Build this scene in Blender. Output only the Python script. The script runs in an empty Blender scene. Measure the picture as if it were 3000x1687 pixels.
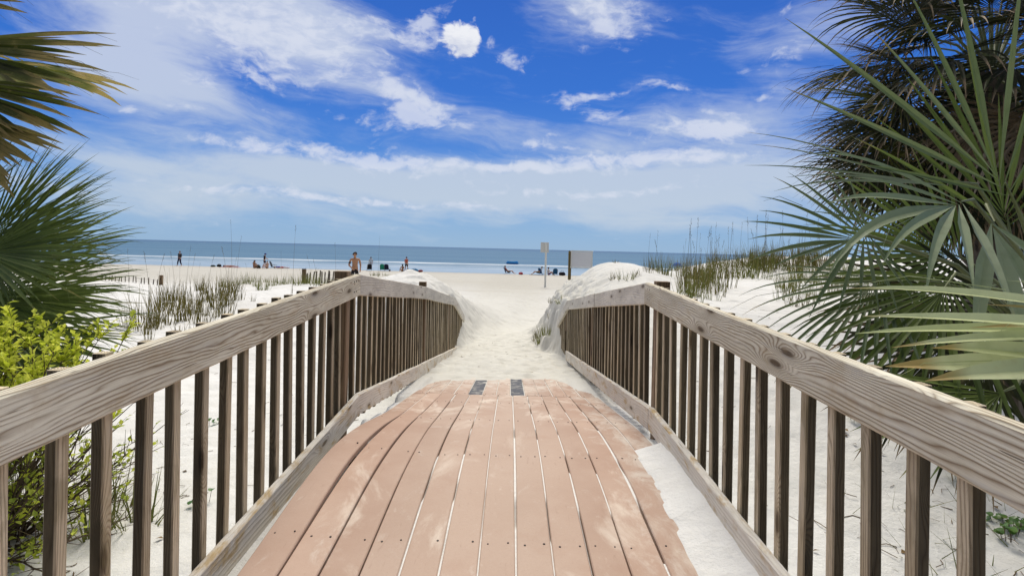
import bpy, bmesh, math, random
import numpy as np
from mathutils import Vector, Matrix, Euler
from mathutils import noise as mn

random.seed(7)
rng = np.random.default_rng(7)
SC = bpy.context.scene
COL = SC.collection
E = 3.05            # eye height above the sea (sea level is z = 0)
F = 1650.0          # focal length in pixels of the 3000 px wide photograph
RHO = math.radians(1.44)
PI = math.pi

# ------------------------------------------------------------------ helpers
def tag(o, label=None, cat=None, group=None, kind=None):
    if label: o['label'] = label
    if cat: o['category'] = cat
    if group: o['group'] = group
    if kind: o['kind'] = kind
    return o

def empty(name, loc=(0, 0, 0), rz=0.0):
    o = bpy.data.objects.new(name, None)
    COL.objects.link(o)
    o.location = loc
    o.rotation_euler = (0, 0, rz)
    o.empty_display_size = 0.1
    return o

def link(name, me, parent=None):
    o = bpy.data.objects.new(name, me)
    COL.objects.link(o)
    if parent is not None:
        o.parent = parent
    return o

def mesh(name, verts, faces, mat, parent=None, uv=None, smooth=False, mats=None, fmat=None):
    """one mesh object from vertex/face lists; uv = per-vertex (u, v) list"""
    me = bpy.data.meshes.new(name)
    me.from_pydata([tuple(v) for v in verts], [], faces)
    for m in (mats if mats else [mat]):
        me.materials.append(m)
    if uv is not None:
        lay = me.uv_layers.new(name='UVMap')
        idx = np.empty(len(me.loops), dtype=np.int32)
        me.loops.foreach_get('vertex_index', idx)
        lay.data.foreach_set('uv', np.asarray(uv, dtype=np.float32)[idx].ravel())
    if fmat is not None:
        me.polygons.foreach_set('material_index', np.asarray(fmat, dtype=np.int32))
    if smooth:
        me.polygons.foreach_set('use_smooth', np.ones(len(me.polygons), dtype=bool))
    me.update()
    return link(name, me, parent)

class MB:
    """collects vertices and faces for ONE mesh object"""
    def __init__(s):
        s.v = []; s.f = []; s.uv = []; s.m = []
    def add(s, v, f, uv=None, m=0):
        b = len(s.v)
        s.v += [tuple(p) for p in v]
        s.uv += list(uv) if uv is not None else [(0.0, 0.0)] * len(v)
        s.f += [tuple(i + b for i in q) for q in f]
        s.m += [m] * len(f)
    def tube(s, pts, rad, n=6, m=0, cap=True):
        pts = [Vector(p) for p in pts]
        if not isinstance(rad, (list, tuple)): rad = [rad] * len(pts)
        vs = []; uvs = []; L = 0
        ref = Vector((0, 0, 1))
        for i, p in enumerate(pts):
            t = (pts[min(i + 1, len(pts) - 1)] - pts[max(i - 1, 0)])
            t = t.normalized() if t.length > 1e-9 else Vector((0, 0, 1))
            r = ref if abs(t.dot(ref)) < 0.95 else Vector((1, 0, 0))
            a = t.cross(r).normalized(); b = a.cross(t)
            if i: L += (p - pts[i - 1]).length
            for k in range(n):
                g = 2 * PI * k / n
                vs.append(p + (a * math.cos(g) + b * math.sin(g)) * rad[i]); uvs.append((L, k / n))
        fs = []
        for i in range(len(pts) - 1):
            for k in range(n):
                k2 = (k + 1) % n
                fs.append((i * n + k, i * n + k2, (i + 1) * n + k2, (i + 1) * n + k))
        if cap:
            fs.append(tuple(range(n))); fs.append(tuple(range((len(pts) - 1) * n, len(pts) * n))[::-1])
        s.add(vs, fs, uvs, m)
    def box(s, c, size, rot=None, m=0, ch=0.0):
        hx, hy, hz = [q / 2 for q in size]
        bm = bmesh.new()
        bmesh.ops.create_cube(bm, size=1.0)
        for v in bm.verts: v.co = Vector((v.co.x * size[0], v.co.y * size[1], v.co.z * size[2]))
        if ch > 0: bmesh.ops.bevel(bm, geom=bm.edges[:], offset=ch, segments=1, affect='EDGES')
        M = rot.to_matrix() if isinstance(rot, Euler) else (rot if rot is not None else Matrix.Identity(3))
        bm.verts.index_update()
        vs = [M @ v.co + Vector(c) for v in bm.verts]
        fs = [[v.index for v in f.verts] for f in bm.faces]
        bm.free()
        s.add(vs, fs, None, m)
    def sphere(s, c, r, nu=10, nv=7, m=0, fn=None):
        vs = []; fs = []
        rr = r if isinstance(r, (tuple, list)) else (r, r, r)
        for j in range(nv + 1):
            th = PI * j / nv
            for i in range(nu):
                ph = 2 * PI * i / nu
                d = Vector((math.sin(th) * math.cos(ph), math.sin(th) * math.sin(ph), math.cos(th)))
                k = fn(d) if fn else 1.0
                vs.append(Vector(c) + Vector((d.x * rr[0], d.y * rr[1], d.z * rr[2])) * k)
        for j in range(nv):
            for i in range(nu):
                i2 = (i + 1) % nu
                fs.append((j * nu + i, (j + 1) * nu + i, (j + 1) * nu + i2, j * nu + i2))
        s.add(vs, fs, None, m)
    def build(s, name, mat, parent=None, smooth=False, mats=None):
        return mesh(name, s.v, s.f, mat, parent, s.uv, smooth, mats, s.m if mats else None)

def smooth01(x): 
    x = np.clip(x, 0, 1); return x * x * (3 - 2 * x)

# a ray of the photograph -> point at depth Y (used only to work out where things stand)
def at(u, v, Y):
    a = (u - 1500) / F; b = (728.5 - v) / F
    return Vector(((a * math.cos(RHO) - b * math.sin(RHO)) * Y, Y, (a * math.sin(RHO) + b * math.cos(RHO)) * Y + E))

# ------------------------------------------------------------------ node helpers
class NT:
    def __init__(s, name, world=False):
        if world:
            s.t = name.node_tree
        else:
            s.mat = bpy.data.materials.new(name); s.mat.use_nodes = True
            s.t = s.mat.node_tree
        s.t.nodes.clear()
    def n(s, typ, **kw):
        nd = s.t.nodes.new(typ)
        for k, v in kw.items():
            if k.startswith('i_'):
                nd.inputs[k[2:].replace('_', ' ')].default_value = v
            else: setattr(nd, k, v)
        return nd
    def l(s, a, b): s.t.links.new(a, b)
    def put(s, sock, val):
        if hasattr(val, 'links') or hasattr(val, 'is_linked'): s.l(val, sock)
        else: sock.default_value = val
    def math(s, op, a, b=0.0, c=None, clamp=False):
        nd = s.n('ShaderNodeMath', operation=op, use_clamp=clamp)
        s.put(nd.inputs[0], a); s.put(nd.inputs[1], b)
        if c is not None: s.put(nd.inputs[2], c)
        return nd.outputs[0]
    def vmath(s, op, a, b=None):
        nd = s.n('ShaderNodeVectorMath', operation=op)
        s.put(nd.inputs[0], a)
        if b is not None: s.put(nd.inputs[1], b)
        return nd.outputs['Value'] if op in ('LENGTH', 'DOT_PRODUCT') else nd.outputs[0]
    def mix(s, f, a, b, blend='MIX'):
        nd = s.n('ShaderNodeMix', data_type='RGBA', blend_type=blend, clamp_factor=True)
        s.put(nd.inputs[0], f)
        for sock, v in ((nd.inputs[6], a), (nd.inputs[7], b)):
            if isinstance(v, tuple) and len(v) == 3: v = v + (1.0,)
            s.put(sock, v)
        return nd.outputs[2]
    def noise(s, vec, scale, detail=4, rough=0.55, dist=0.0, dim='3D'):
        nd = s.n('ShaderNodeTexNoise', noise_dimensions=dim)
        s.l(vec, nd.inputs['Vector'])
        nd.inputs['Scale'].default_value = scale; nd.inputs['Detail'].default_value = detail
        nd.inputs['Roughness'].default_value = rough; nd.inputs['Distortion'].default_value = dist
        return nd.outputs[0]
    def step(s, x, lo, hi):
        nd = s.n('ShaderNodeMapRange', interpolation_type='SMOOTHSTEP')
        s.put(nd.inputs[0], x); s.put(nd.inputs[1], lo); s.put(nd.inputs[2], hi)
        return nd.outputs[0]
    def ramp(s, x, stops):
        nd = s.n('ShaderNodeValToRGB')
        el = nd.color_ramp.elements
        while len(el) > 1: el.remove(el[-1])
        el[0].position = stops[0][0]; el[0].color = tuple(stops[0][1]) + (1.0,)
        for p, c in stops[1:]:
            e = el.new(p); e.color = tuple(c) + (1.0,)
        s.l(x, nd.inputs[0]); return nd.outputs[0]
    def comb(s, x, y, z=0.0):
        nd = s.n('ShaderNodeCombineXYZ')
        for i, q in enumerate((x, y, z)): s.put(nd.inputs[i], q)
        return nd.outputs[0]
    def sep(s, v):
        nd = s.n('ShaderNodeSeparateXYZ'); s.l(v, nd.inputs[0]); return nd.outputs
    def bump(s, h, strength, dist=0.01, normal=None):
        nd = s.n('ShaderNodeBump'); nd.inputs['Strength'].default_value = strength; nd.inputs['Distance'].default_value = dist
        s.l(h, nd.inputs['Height'])
        if normal is not None: s.l(normal, nd.inputs['Normal'])
        return nd.outputs[0]
    def out(s, color, rough=0.8, spec=0.3, normal=None, trans=0.0, tcol=None):
        p = s.n('ShaderNodeBsdfPrincipled')
        if isinstance(color, tuple) and len(color) == 3: color = color + (1.0,)
        s.put(p.inputs['Base Color'], color); s.put(p.inputs['Roughness'], rough)
        s.put(p.inputs['Specular IOR Level'], spec)
        if normal is not None: s.l(normal, p.inputs['Normal'])
        o = s.n('ShaderNodeOutputMaterial')
        if trans > 0:
            t = s.n('ShaderNodeBsdfTranslucent'); s.put(t.inputs[0], tcol if tcol is not None else color)
            if normal is not None: s.l(normal, t.inputs['Normal'])
            m = s.n('ShaderNodeMixShader'); m.inputs[0].default_value = trans
            s.l(p.outputs[0], m.inputs[1]); s.l(t.outputs[0], m.inputs[2]); s.l(m.outputs[0], o.inputs[0])
        else:
            s.l(p.outputs[0], o.inputs[0])
        return s.mat

def plain(name, c, rough=0.7, var=0.25, scale=30, spec=0.3):
    t = NT(name)
    tc = t.n('ShaderNodeTexCoord').outputs['Object']
    n = t.noise(tc, scale, 4, 0.6)
    dark = tuple(x * (1 - var) for x in c); lite = tuple(min(1, x * (1 + var * 0.6)) for x in c)
    return t.out(t.mix(n, dark, lite), rough, spec, t.bump(n, 0.15, 0.01))

# ------------------------------------------------------------------ materials
def wood(name, light, mid, dark, line=0.75, freq=70.0, stain=None, stain_amt=0.0, vary=0.12, knot=1.0, bumpy=0.5, front_shade=1.0, wav=0.085):
    t = NT(name)
    uv = t.n('ShaderNodeUVMap').outputs[0]
    oi = t.n('ShaderNodeObjectInfo')
    rnd = oi.outputs['Random']
    off = t.comb(t.math('MULTIPLY', rnd, 37.7), t.math('MULTIPLY', rnd, 11.3), 0.0)
    p = t.vmath('ADD', uv, off)
    x, y, _ = t.sep(p)
    # warp of the growth rings along the board
    pw = t.comb(t.math('MULTIPLY', x, 1.1), t.math('MULTIPLY', y, 7.0))
    warp = t.noise(pw, 1.0, 3, 0.5, 0.6)
    warp2 = t.noise(t.comb(t.math('MULTIPLY', x, 5.0), t.math('MULTIPLY', y, 28.0)), 1.0, 2, 0.5)
    # knots
    vo = t.n('ShaderNodeTexVoronoi', voronoi_dimensions='2D', feature='F1')
    t.l(t.comb(t.math('MULTIPLY', x, 1.75), t.math('MULTIPLY', y, 6.5)), vo.inputs['Vector'])
    vo.inputs['Scale'].default_value = 1.0
    d = vo.outputs['Distance']
    vs_ = t.sep(vo.outputs['Color'])[0]
    has = t.step(vs_, 0.42, 0.5)
    k = t.math('MULTIPLY', t.math('EXPONENT', t.math('MULTIPLY', t.math('POWER', d, 2.0), -26.0)), t.math('MULTIPLY', has, knot))
    core = t.math('MULTIPLY', t.step(t.math('ADD', d, t.math('MULTIPLY', warp2, 0.05)), 0.135, 0.06), t.math('MULTIPLY', has, knot))
    r = t.math('ADD', t.math('MULTIPLY', y, freq), t.math('MULTIPLY', warp, freq * wav))
    r = t.math('ADD', r, t.math('MULTIPLY', k, freq * 0.085))
    r = t.math('ADD', r, t.math('MULTIPLY', warp2, freq * 0.006))
    saw = t.math('FRACT', r)
    ring = t.math('POWER', t.math('ABSOLUTE', t.math('SUBTRACT', t.math('MULTIPLY', saw, 2.0), 1.0)), 2.2)
    # lines come and go along the board
    fade = t.noise(t.comb(t.math('MULTIPLY', x, 2.2), t.math('MULTIPLY', y, 16.0)), 1.0, 3, 0.6)
    ring = t.math('MULTIPLY', ring, t.step(fade, 0.24, 0.55))
    fib = t.noise(t.comb(t.math('MULTIPLY', x, 9.0), t.math('MULTIPLY', y, 420.0)), 1.0, 3, 0.7)
    blot = t.noise(t.comb(t.math('MULTIPLY', x, 1.6), t.math('MULTIPLY', y, 6.0)), 1.0, 4, 0.6)
    c = t.mix(t.step(blot, 0.35, 0.65), light, mid)
    c = t.mix(t.math('MULTIPLY', ring, line), c, dark)
    c = t.mix(t.math('MULTIPLY', t.step(k, 0.25, 0.9), 0.55), c, tuple(0.55 * a + 0.45 * b for a, b in zip(dark, mid)))
    c = t.mix(t.math('MULTIPLY', core, 0.9), c, tuple(a * 0.45 for a in dark))
    c = t.mix(t.math('MULTIPLY', t.step(fib, 0.5, 0.8), 0.35), c, dark)
    if stain is not None:
        sn = t.noise(t.comb(t.math('MULTIPLY', x, 5.5), t.math('MULTIPLY', y, 13.0)), 1.0, 5, 0.65, 0.5)
        c = t.mix(t.math('MULTIPLY', t.step(sn, 0.5, 0.68), stain_amt), c, stain)
    gv = t.noise(t.comb(t.math('MULTIPLY', x, 2.6), t.math('MULTIPLY', y, 22.0), 6.0), 1.0, 5, 0.7, 0.4)
    c = t.mix(t.math('MULTIPLY', t.step(gv, 0.52, 0.72), 0.45), c, tuple(0.42 * (a + b + d_) / 3 + 0.30 * a for a, b, d_ in ((light[0], light[1], light[2]), (light[1], light[0], light[2]), (light[2], light[0], light[1]))))
    # small dark checks and cracks
    ck = t.noise(t.comb(t.math('MULTIPLY', x, 6.0), t.math('MULTIPLY', y, 150.0)), 1.0, 2, 0.5)
    c = t.mix(t.math('MULTIPLY', t.step(ck, 0.69, 0.75), 0.8), c, tuple(a * 0.4 for a in dark))
    hv = t.n('ShaderNodeHueSaturation')
    t.l(c, hv.inputs['Color'])
    t.put(hv.inputs['Value'], t.math('ADD', t.math('MULTIPLY', t.math('FRACT', t.math('MULTIPLY', rnd, 91.7)), vary * 2), 1.0 - vary))
    if front_shade < 1.0:
        # shade painted into the colour of faces turned toward the camera
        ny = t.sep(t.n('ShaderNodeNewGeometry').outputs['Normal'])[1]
        hvc = t.mix(t.step(ny, -0.5, -0.9), hv.outputs[0], t.mix(1.0, hv.outputs[0], (front_shade, front_shade * 0.94, front_shade * 0.84), 'MULTIPLY'))
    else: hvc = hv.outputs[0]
    hgt = t.math('SUBTRACT', t.math('MULTIPLY', fib, 0.4), t.math('ADD', ring, t.step(ck, 0.69, 0.75)))
    return t.out(hvc, 0.85, 0.2, t.bump(hgt, bumpy, 0.004))

M = {}
M['rail'] = wood('weathered_pine', (0.76, 0.715, 0.58), (0.59, 0.54, 0.42), (0.17, 0.105, 0.05), 0.85, 84, (0.40, 0.29, 0.16), 0.38, 0.05)
M['rail_grey'] = wood('grey_weathered_pine', (0.70, 0.66, 0.57), (0.56, 0.525, 0.45), (0.30, 0.24, 0.18), 0.35, 62, (0.30, 0.27, 0.25), 0.4, 0.06)
M['toe'] = wood('stained_pine', (0.74, 0.69, 0.60), (0.62, 0.58, 0.51), (0.34, 0.27, 0.18), 0.25, 55, (0.46, 0.31, 0.12), 0.8, 0.06)
M['baluster'] = wood('old_pine', (0.68, 0.585, 0.42), (0.52, 0.43, 0.285), (0.15, 0.095, 0.05), 0.6, 110, (0.17, 0.14, 0.065), 0.45, 0.30, front_shade=0.16)
M['post'] = wood('old_post_pine', (0.36, 0.26, 0.17), (0.27, 0.19, 0.12), (0.09, 0.06, 0.035), 0.6, 60, None, 0, 0.15, front_shade=0.5)
M['slat'] = wood('grey_slat', (0.22, 0.19, 0.15), (0.17, 0.14, 0.11), (0.06, 0.05, 0.04), 0.5, 90, None, 0, 0.2)

def deck_mat():
    t = NT('tan_composite_board')
    uv = t.n('ShaderNodeUVMap').outputs[0]
    oi = t.n('ShaderNodeObjectInfo'); rnd = oi.outputs['Random']
    tc = t.n('ShaderNodeTexCoord').outputs['Object']
    x, y, z = t.sep(tc)
    off = t.comb(t.math('MULTIPLY', rnd, 20.0), rnd, 0.0)
    n1 = t.noise(t.vmath('ADD', tc, off), 1.3, 4, 0.6)
    n2 = t.noise(tc, 90.0, 3, 0.7)
    c = t.mix(t.step(n1, 0.3, 0.7), (0.37, 0.245, 0.18), (0.46, 0.335, 0.26))
    # worn pale middle of the walk
    mid = t.math('SUBTRACT', 1.0, t.step(t.math('ABSOLUTE', t.math('ADD', x, 0.08)), 0.1, 0.75))
    c = t.mix(t.math('MULTIPLY', mid, 0.5), c, (0.50, 0.40, 0.32))
    c = t.mix(t.math('MULTIPLY', n2, 0.22), c, (0.30, 0.15, 0.09))
    # dusting of dry sand, streaked along the boards
    ds = t.noise(t.comb(t.math('MULTIPLY', x, 2.2), t.math('MULTIPLY', y, 1.15), 0.0), 1.2, 6, 0.66, 0.7)
    far = t.step(y, 2.2, 5.2)
    m = t.step(t.math('ADD', ds, t.math('MULTIPLY', far, 0.07)), 0.56, 0.74)
    c = t.mix(t.math('MULTIPLY', m, 0.62), c, (0.70, 0.62, 0.52))
    fs = t.noise(t.comb(t.math('MULTIPLY', x, 14.0), t.math('MULTIPLY', y, 6.0), 0.0), 1.0, 5, 0.7)
    c = t.mix(t.math('MULTIPLY', t.step(fs, 0.62, 0.78), 0.35), c, (0.72, 0.66, 0.57))
    edge = t.math('MAXIMUM', t.math('MULTIPLY', t.step(x, 0.42, 0.74), 0.8), t.step(y, 5.0, 6.6))
    en = t.noise(t.comb(t.math('MULTIPLY', x, 5.0), t.math('MULTIPLY', y, 3.0), 2.0), 1.6, 7, 0.72, 0.5)
    c = t.mix(t.math('MULTIPLY', t.step(t.math('ADD', en, t.math('MULTIPLY', edge, 0.22)), 0.56, 0.84), 0.62), c, (0.62, 0.57, 0.50))
    # pores, scuffs and heel marks
    sp = t.noise(tc, 420.0, 2, 0.5)
    c = t.mix(t.math('MULTIPLY', t.step(sp, 0.60, 0.70), 0.30), c, (0.20, 0.11, 0.08))
    sc_ = t.noise(t.comb(t.math('MULTIPLY', x, 30.0), t.math('MULTIPLY', y, 5.0), 8.0), 1.0, 4, 0.6, 1.2)
    c = t.mix(t.math('MULTIPLY', t.step(sc_, 0.63, 0.72), 0.25), c, (0.27, 0.17, 0.12))
    # grime along one edge
    c = t.mix(t.math('MULTIPLY', t.step(t.noise(tc, 3.0, 5, 0.6), 0.55, 0.75), 0.25), c, (0.33, 0.19, 0.13))
    hv = t.n('ShaderNodeHueSaturation'); t.l(c, hv.inputs['Color'])
    t.put(hv.inputs['Value'], t.math('ADD', t.math('MULTIPLY', rnd, 0.14), 0.93))
    return t.out(hv.outputs[0], 0.72, 0.3, t.bump(n2, 0.12, 0.003))
M['deck'] = deck_mat()
M['screw'] = plain('rusty_screw', (0.035, 0.025, 0.02), 0.6)
def underlay_mat():
    t = NT('slate_underlay')
    tc = t.n('ShaderNodeTexCoord').outputs['Object']
    n = t.noise(tc, 7.0, 6, 0.7, 0.6); n2 = t.noise(tc, 60.0, 4, 0.6)
    c = t.mix(n2, (0.05, 0.055, 0.07), (0.12, 0.125, 0.14))
    c = t.mix(t.math('MULTIPLY', t.step(n, 0.46, 0.66), 0.8), c, (0.42, 0.40, 0.36))
    return t.out(c, 0.8, 0.2, t.bump(n2, 0.3, 0.004))
M['mat'] = underlay_mat()

def sand_mat():
    t = NT('pale_beach_sand')
    g = t.n('ShaderNodeNewGeometry').outputs['Position']
    x, y, z = t.sep(g)
    n1 = t.noise(g, 0.5, 5, 0.6)
    n2 = t.noise(g, 6.0, 5, 0.65)
    n3 = t.noise(g, 240.0, 2, 0.6)
    c = t.mix(t.step(n1, 0.3, 0.7), (0.62, 0.61, 0.58), (0.70, 0.695, 0.67))
    # trodden path is warmer
    pth = t.math('MULTIPLY', t.step(y, 4.5, 7.0), t.math('SUBTRACT', 1.0, t.step(t.math('ABSOLUTE', x), 1.0, 3.0)))
    c = t.mix(t.math('MULTIPLY', pth, 0.75), c, (0.55, 0.535, 0.475))
    c = t.mix(t.math('MULTIPLY', t.step(n2, 0.45, 0.75), 0.16), c, (0.50, 0.46, 0.38))
    # the flat beach: beige, darker and wet beside the sea
    c = t.mix(t.math('MULTIPLY', t.step(y, 22.0, 40.0), 0.8), c, (0.44, 0.42, 0.365))
    str_ = t.noise(t.comb(t.math('MULTIPLY', x, 0.12), t.math('MULTIPLY', y, 0.5), 0.0), 1.0, 5, 0.65)
    c = t.mix(t.math('MULTIPLY', t.math('MULTIPLY', t.step(str_, 0.45, 0.7), t.step(y, 18.0, 35.0)), 0.35), c, (0.44, 0.40, 0.33))
    wet = t.step(t.math('ADD', z, t.math('MULTIPLY', t.math('SUBTRACT', str_, 0.5), 0.12)), 0.16, 0.04)
    wet = t.math('MULTIPLY', wet, t.step(y, 50.0, 55.0))
    c = t.mix(t.math('MULTIPLY', wet, 0.6), c, (0.40, 0.37, 0.33))
    c = t.mix(t.math('MULTIPLY', t.step(n3, 0.52, 0.8), 0.22), c, (0.38, 0.33, 0.26))
    h = t.math('ADD', t.math('MULTIPLY', n2, 1.0), t.math('MULTIPLY', n3, 0.05))
    vo = t.n('ShaderNodeTexVoronoi', feature='SMOOTH_F1'); t.l(g, vo.inputs['Vector']); vo.inputs['Scale'].default_value = 3.2
    foot = t.math('MULTIPLY', t.step(vo.outputs['Distance'], 0.12, 0.42), t.math('MULTIPLY', t.step(y, 6.0, 8.0), 1.0))
    c = t.mix(t.math('MULTIPLY', t.math('SUBTRACT', 1.0, t.step(vo.outputs['Distance'], 0.10, 0.30)), t.math('MULTIPLY', pth, 0.22)), c, (0.36, 0.33, 0.27))
    h = t.math('ADD', h, t.math('MULTIPLY', foot, 0.9))
    b1 = t.bump(h, 0.5, 0.05)
    b2 = t.bump(t.noise(g, 28.0, 3, 0.6), 0.25, 0.012, b1)
    return t.out(c, 0.95, 0.1, b2)
M['sand'] = sand_mat()

def sea_mat():
    t = NT('sea_water')
    g = t.n('ShaderNodeNewGeometry').outputs['Position']
    x, y, z = t.sep(g)
    w1 = t.noise(t.comb(t.math('MULTIPLY', x, 0.10), t.math('MULTIPLY', y, 0.5), 0.0), 1.0, 6, 0.65)
    w2 = t.noise(t.comb(t.math('MULTIPLY', x, 0.006), t.math('MULTIPLY', y, 0.03), 3.0), 1.0, 6, 0.6)
    deep = t.mix(t.step(w2, 0.35, 0.65), (0.040, 0.125, 0.215), (0.065, 0.155, 0.245))
    deep = t.mix(t.step(y, 250.0, 1500.0), deep, (0.03, 0.10, 0.20))
    deep = t.mix(t.math('MULTIPLY', t.step(w1, 0.45, 0.7), 0.3), deep, (0.07, 0.15, 0.23))
    # shallows, with sand showing grey through the water
    c = t.mix(t.step(y, 100.0, 76.0), deep, (0.22, 0.31, 0.41))
    # lines of foam: wandering shore-parallel bands
    wv = t.noise(t.comb(t.math('MULTIPLY', x, 0.018), 0.0, 0.0), 1.0, 3, 0.5)
    yy = t.math('ADD', y, t.math('MULTIPLY', t.math('SUBTRACT', wv, 0.5), 14.0))
    fo = t.noise(t.comb(t.math('MULTIPLY', x, 0.09), t.math('MULTIPLY', y, 0.45), 7.0), 1.0, 7, 0.72)
    def band(y0, y1, soft0, soft1):
        return t.math('MULTIPLY', t.step(yy, y0 - soft0, y0), t.step(yy, y1 + soft1, y1))
    b = t.math('MULTIPLY', band(100, 104, 2, 4), t.step(fo, 0.36, 0.56))
    b2 = t.math('MULTIPLY', band(82, 94, 5, 6), t.math('MULTIPLY', t.step(fo, 0.40, 0.68), 0.5))
    b3 = t.math('MULTIPLY', band(72, 75, 1, 2), t.math('MULTIPLY', t.step(fo, 0.44, 0.66), 0.45))
    foam = t.math('MAXIMUM', b, t.math('MAXIMUM', b2, b3))
    c = t.mix(t.math('MULTIPLY', foam, 0.92), c, (0.62, 0.66, 0.69))
    bm_ = t.bump(w1, 0.6, 0.5)
    return t.out(c, t.math('ADD', t.math('MULTIPLY', foam, 0.4), 0.5), 0.12, bm_)
M['sea'] = sea_mat()

def leaf_mat(name, a, b, tip, trans=0.3, rough=0.45, spec=0.4, tipat=0.82, fleck=0.15, tmix=0.3):
    """palm/grass blade: uv = (position along the blade, random number of the blade)"""
    t = NT(name)
    uv = t.n('ShaderNodeUVMap').outputs[0]
    u, v, _ = t.sep(uv)
    oi = t.n('ShaderNodeObjectInfo'); rnd = oi.outputs['Random']
    f = t.math('FRACT', t.math('ADD', t.math('MULTIPLY', v, 7.31), rnd))
    c = t.mix(f, a, b)
    tc = t.n('ShaderNodeTexCoord').outputs['Object']
    n = t.noise(tc, 9.0, 4, 0.6)
    tp = t.step(t.math('ADD', u, t.math('MULTIPLY', t.math('SUBTRACT', f, 0.5), 0.3)), tipat, tipat + 0.12)
    c = t.mix(t.math('MULTIPLY', tp, 0.85), c, tip)
    c = t.mix(t.math('MULTIPLY', t.step(n, 0.58, 0.72), fleck), c, tip)
    c = t.mix(t.math('SUBTRACT', 1.0, t.math('MULTIPLY', t.step(n, 0.55, 0.3), 0.35)), tuple(q * 0.65 for q in a), c)
    return t.out(c, rough, spec, None, trans, t.mix(tmix, c, (0.25, 0.33, 0.05)))
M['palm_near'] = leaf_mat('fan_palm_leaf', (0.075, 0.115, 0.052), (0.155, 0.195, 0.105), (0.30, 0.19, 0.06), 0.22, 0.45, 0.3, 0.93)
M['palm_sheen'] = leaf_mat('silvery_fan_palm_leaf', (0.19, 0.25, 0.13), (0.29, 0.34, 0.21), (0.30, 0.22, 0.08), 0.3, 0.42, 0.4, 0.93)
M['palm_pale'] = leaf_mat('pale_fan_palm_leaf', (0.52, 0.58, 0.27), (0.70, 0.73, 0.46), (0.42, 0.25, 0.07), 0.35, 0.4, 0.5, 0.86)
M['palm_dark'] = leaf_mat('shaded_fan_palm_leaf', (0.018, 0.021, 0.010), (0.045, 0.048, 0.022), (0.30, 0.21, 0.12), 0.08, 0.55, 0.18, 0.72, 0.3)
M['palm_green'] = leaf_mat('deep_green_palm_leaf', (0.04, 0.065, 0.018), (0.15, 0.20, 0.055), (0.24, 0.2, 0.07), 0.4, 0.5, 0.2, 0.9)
M['palm_ragged'] = leaf_mat('ragged_palm_leaf', (0.028, 0.031, 0.009), (0.14, 0.135, 0.04), (0.36, 0.25, 0.10), 0.36, 0.6, 0.15, 0.66, 0.45)
M['palm_dead'] = leaf_mat('dead_palm_leaf', (0.20, 0.13, 0.07), (0.30, 0.22, 0.14), (0.36, 0.28, 0.2), 0.15, 0.7, 0.2, 0.7, 0.4)
M['petiole'] = plain('palm_petiole', (0.13, 0.15, 0.06), 0.5)
M['oats'] = leaf_mat('sea_oats_blade', (0.10, 0.115, 0.03), (0.24, 0.235, 0.08), (0.28, 0.22, 0.11), 0.25, 0.7, 0.1, 0.75)
M['oats_dark'] = leaf_mat('dry_sea_oats_blade', (0.075, 0.062, 0.018), (0.19, 0.155, 0.05), (0.24, 0.18, 0.07), 0.15, 0.8, 0.05, 0.6)
M['oat_stalk'] = leaf_mat('sea_oats_stalk', (0.10, 0.09, 0.06), (0.15, 0.13, 0.09), (0.18, 0.13, 0.08), 0.1, 0.7, 0.2, 0.8)
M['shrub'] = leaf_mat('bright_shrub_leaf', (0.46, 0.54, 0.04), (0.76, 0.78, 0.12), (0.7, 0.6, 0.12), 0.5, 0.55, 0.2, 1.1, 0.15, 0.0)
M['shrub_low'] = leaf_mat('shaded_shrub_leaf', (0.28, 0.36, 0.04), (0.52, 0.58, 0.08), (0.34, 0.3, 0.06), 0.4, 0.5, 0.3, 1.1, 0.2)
M['vine'] = leaf_mat('round_beach_leaf', (0.05, 0.13, 0.025), (0.11, 0.22, 0.04), (0.2, 0.2, 0.05), 0.25, 0.35, 0.5, 1.2)
M['twig'] = plain('brown_twig', (0.10, 0.07, 0.045), 0.8, 0.4)
M['bark'] = plain('palm_bark', (0.12, 0.10, 0.08), 0.9, 0.5, 14)
M['litter'] = leaf_mat('leaf_litter', (0.07, 0.055, 0.035), (0.22, 0.14, 0.06), (0.3, 0.15, 0.05), 0.05, 0.8, 0.2, 1.2)

# ------------------------------------------------------------------ the boardwalk profile (z relative to the eye)
DKY = np.array([-1.0, 0.5, 1.9, 2.8, 3.5, 4.3, 5.4, 7.0, 9.0, 11.0, 12.5])
DKZ = np.array([-1.27, -1.205, -1.15, -1.115, -1.150, -1.255, -1.405, -1.60, -1.83, -2.02, -2.12])
def _cr(xs, ys, x):
    x = np.asarray(x, dtype=float)
    m = np.gradient(ys, xs)
    i = np.clip(np.searchsorted(xs, x) - 1, 0, len(xs) - 2)
    h = xs[i + 1] - xs[i]; s = (x - xs[i]) / h
    s = np.clip(s, 0, 1)
    return ((2*s**3 - 3*s**2 + 1) * ys[i] + (s**3 - 2*s**2 + s) * h * m[i] + (-2*s**3 + 3*s**2) * ys[i+1] + (s**3 - s**2) * h * m[i+1])
def deck_z(y): return _cr(DKY, DKZ, y)

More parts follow.
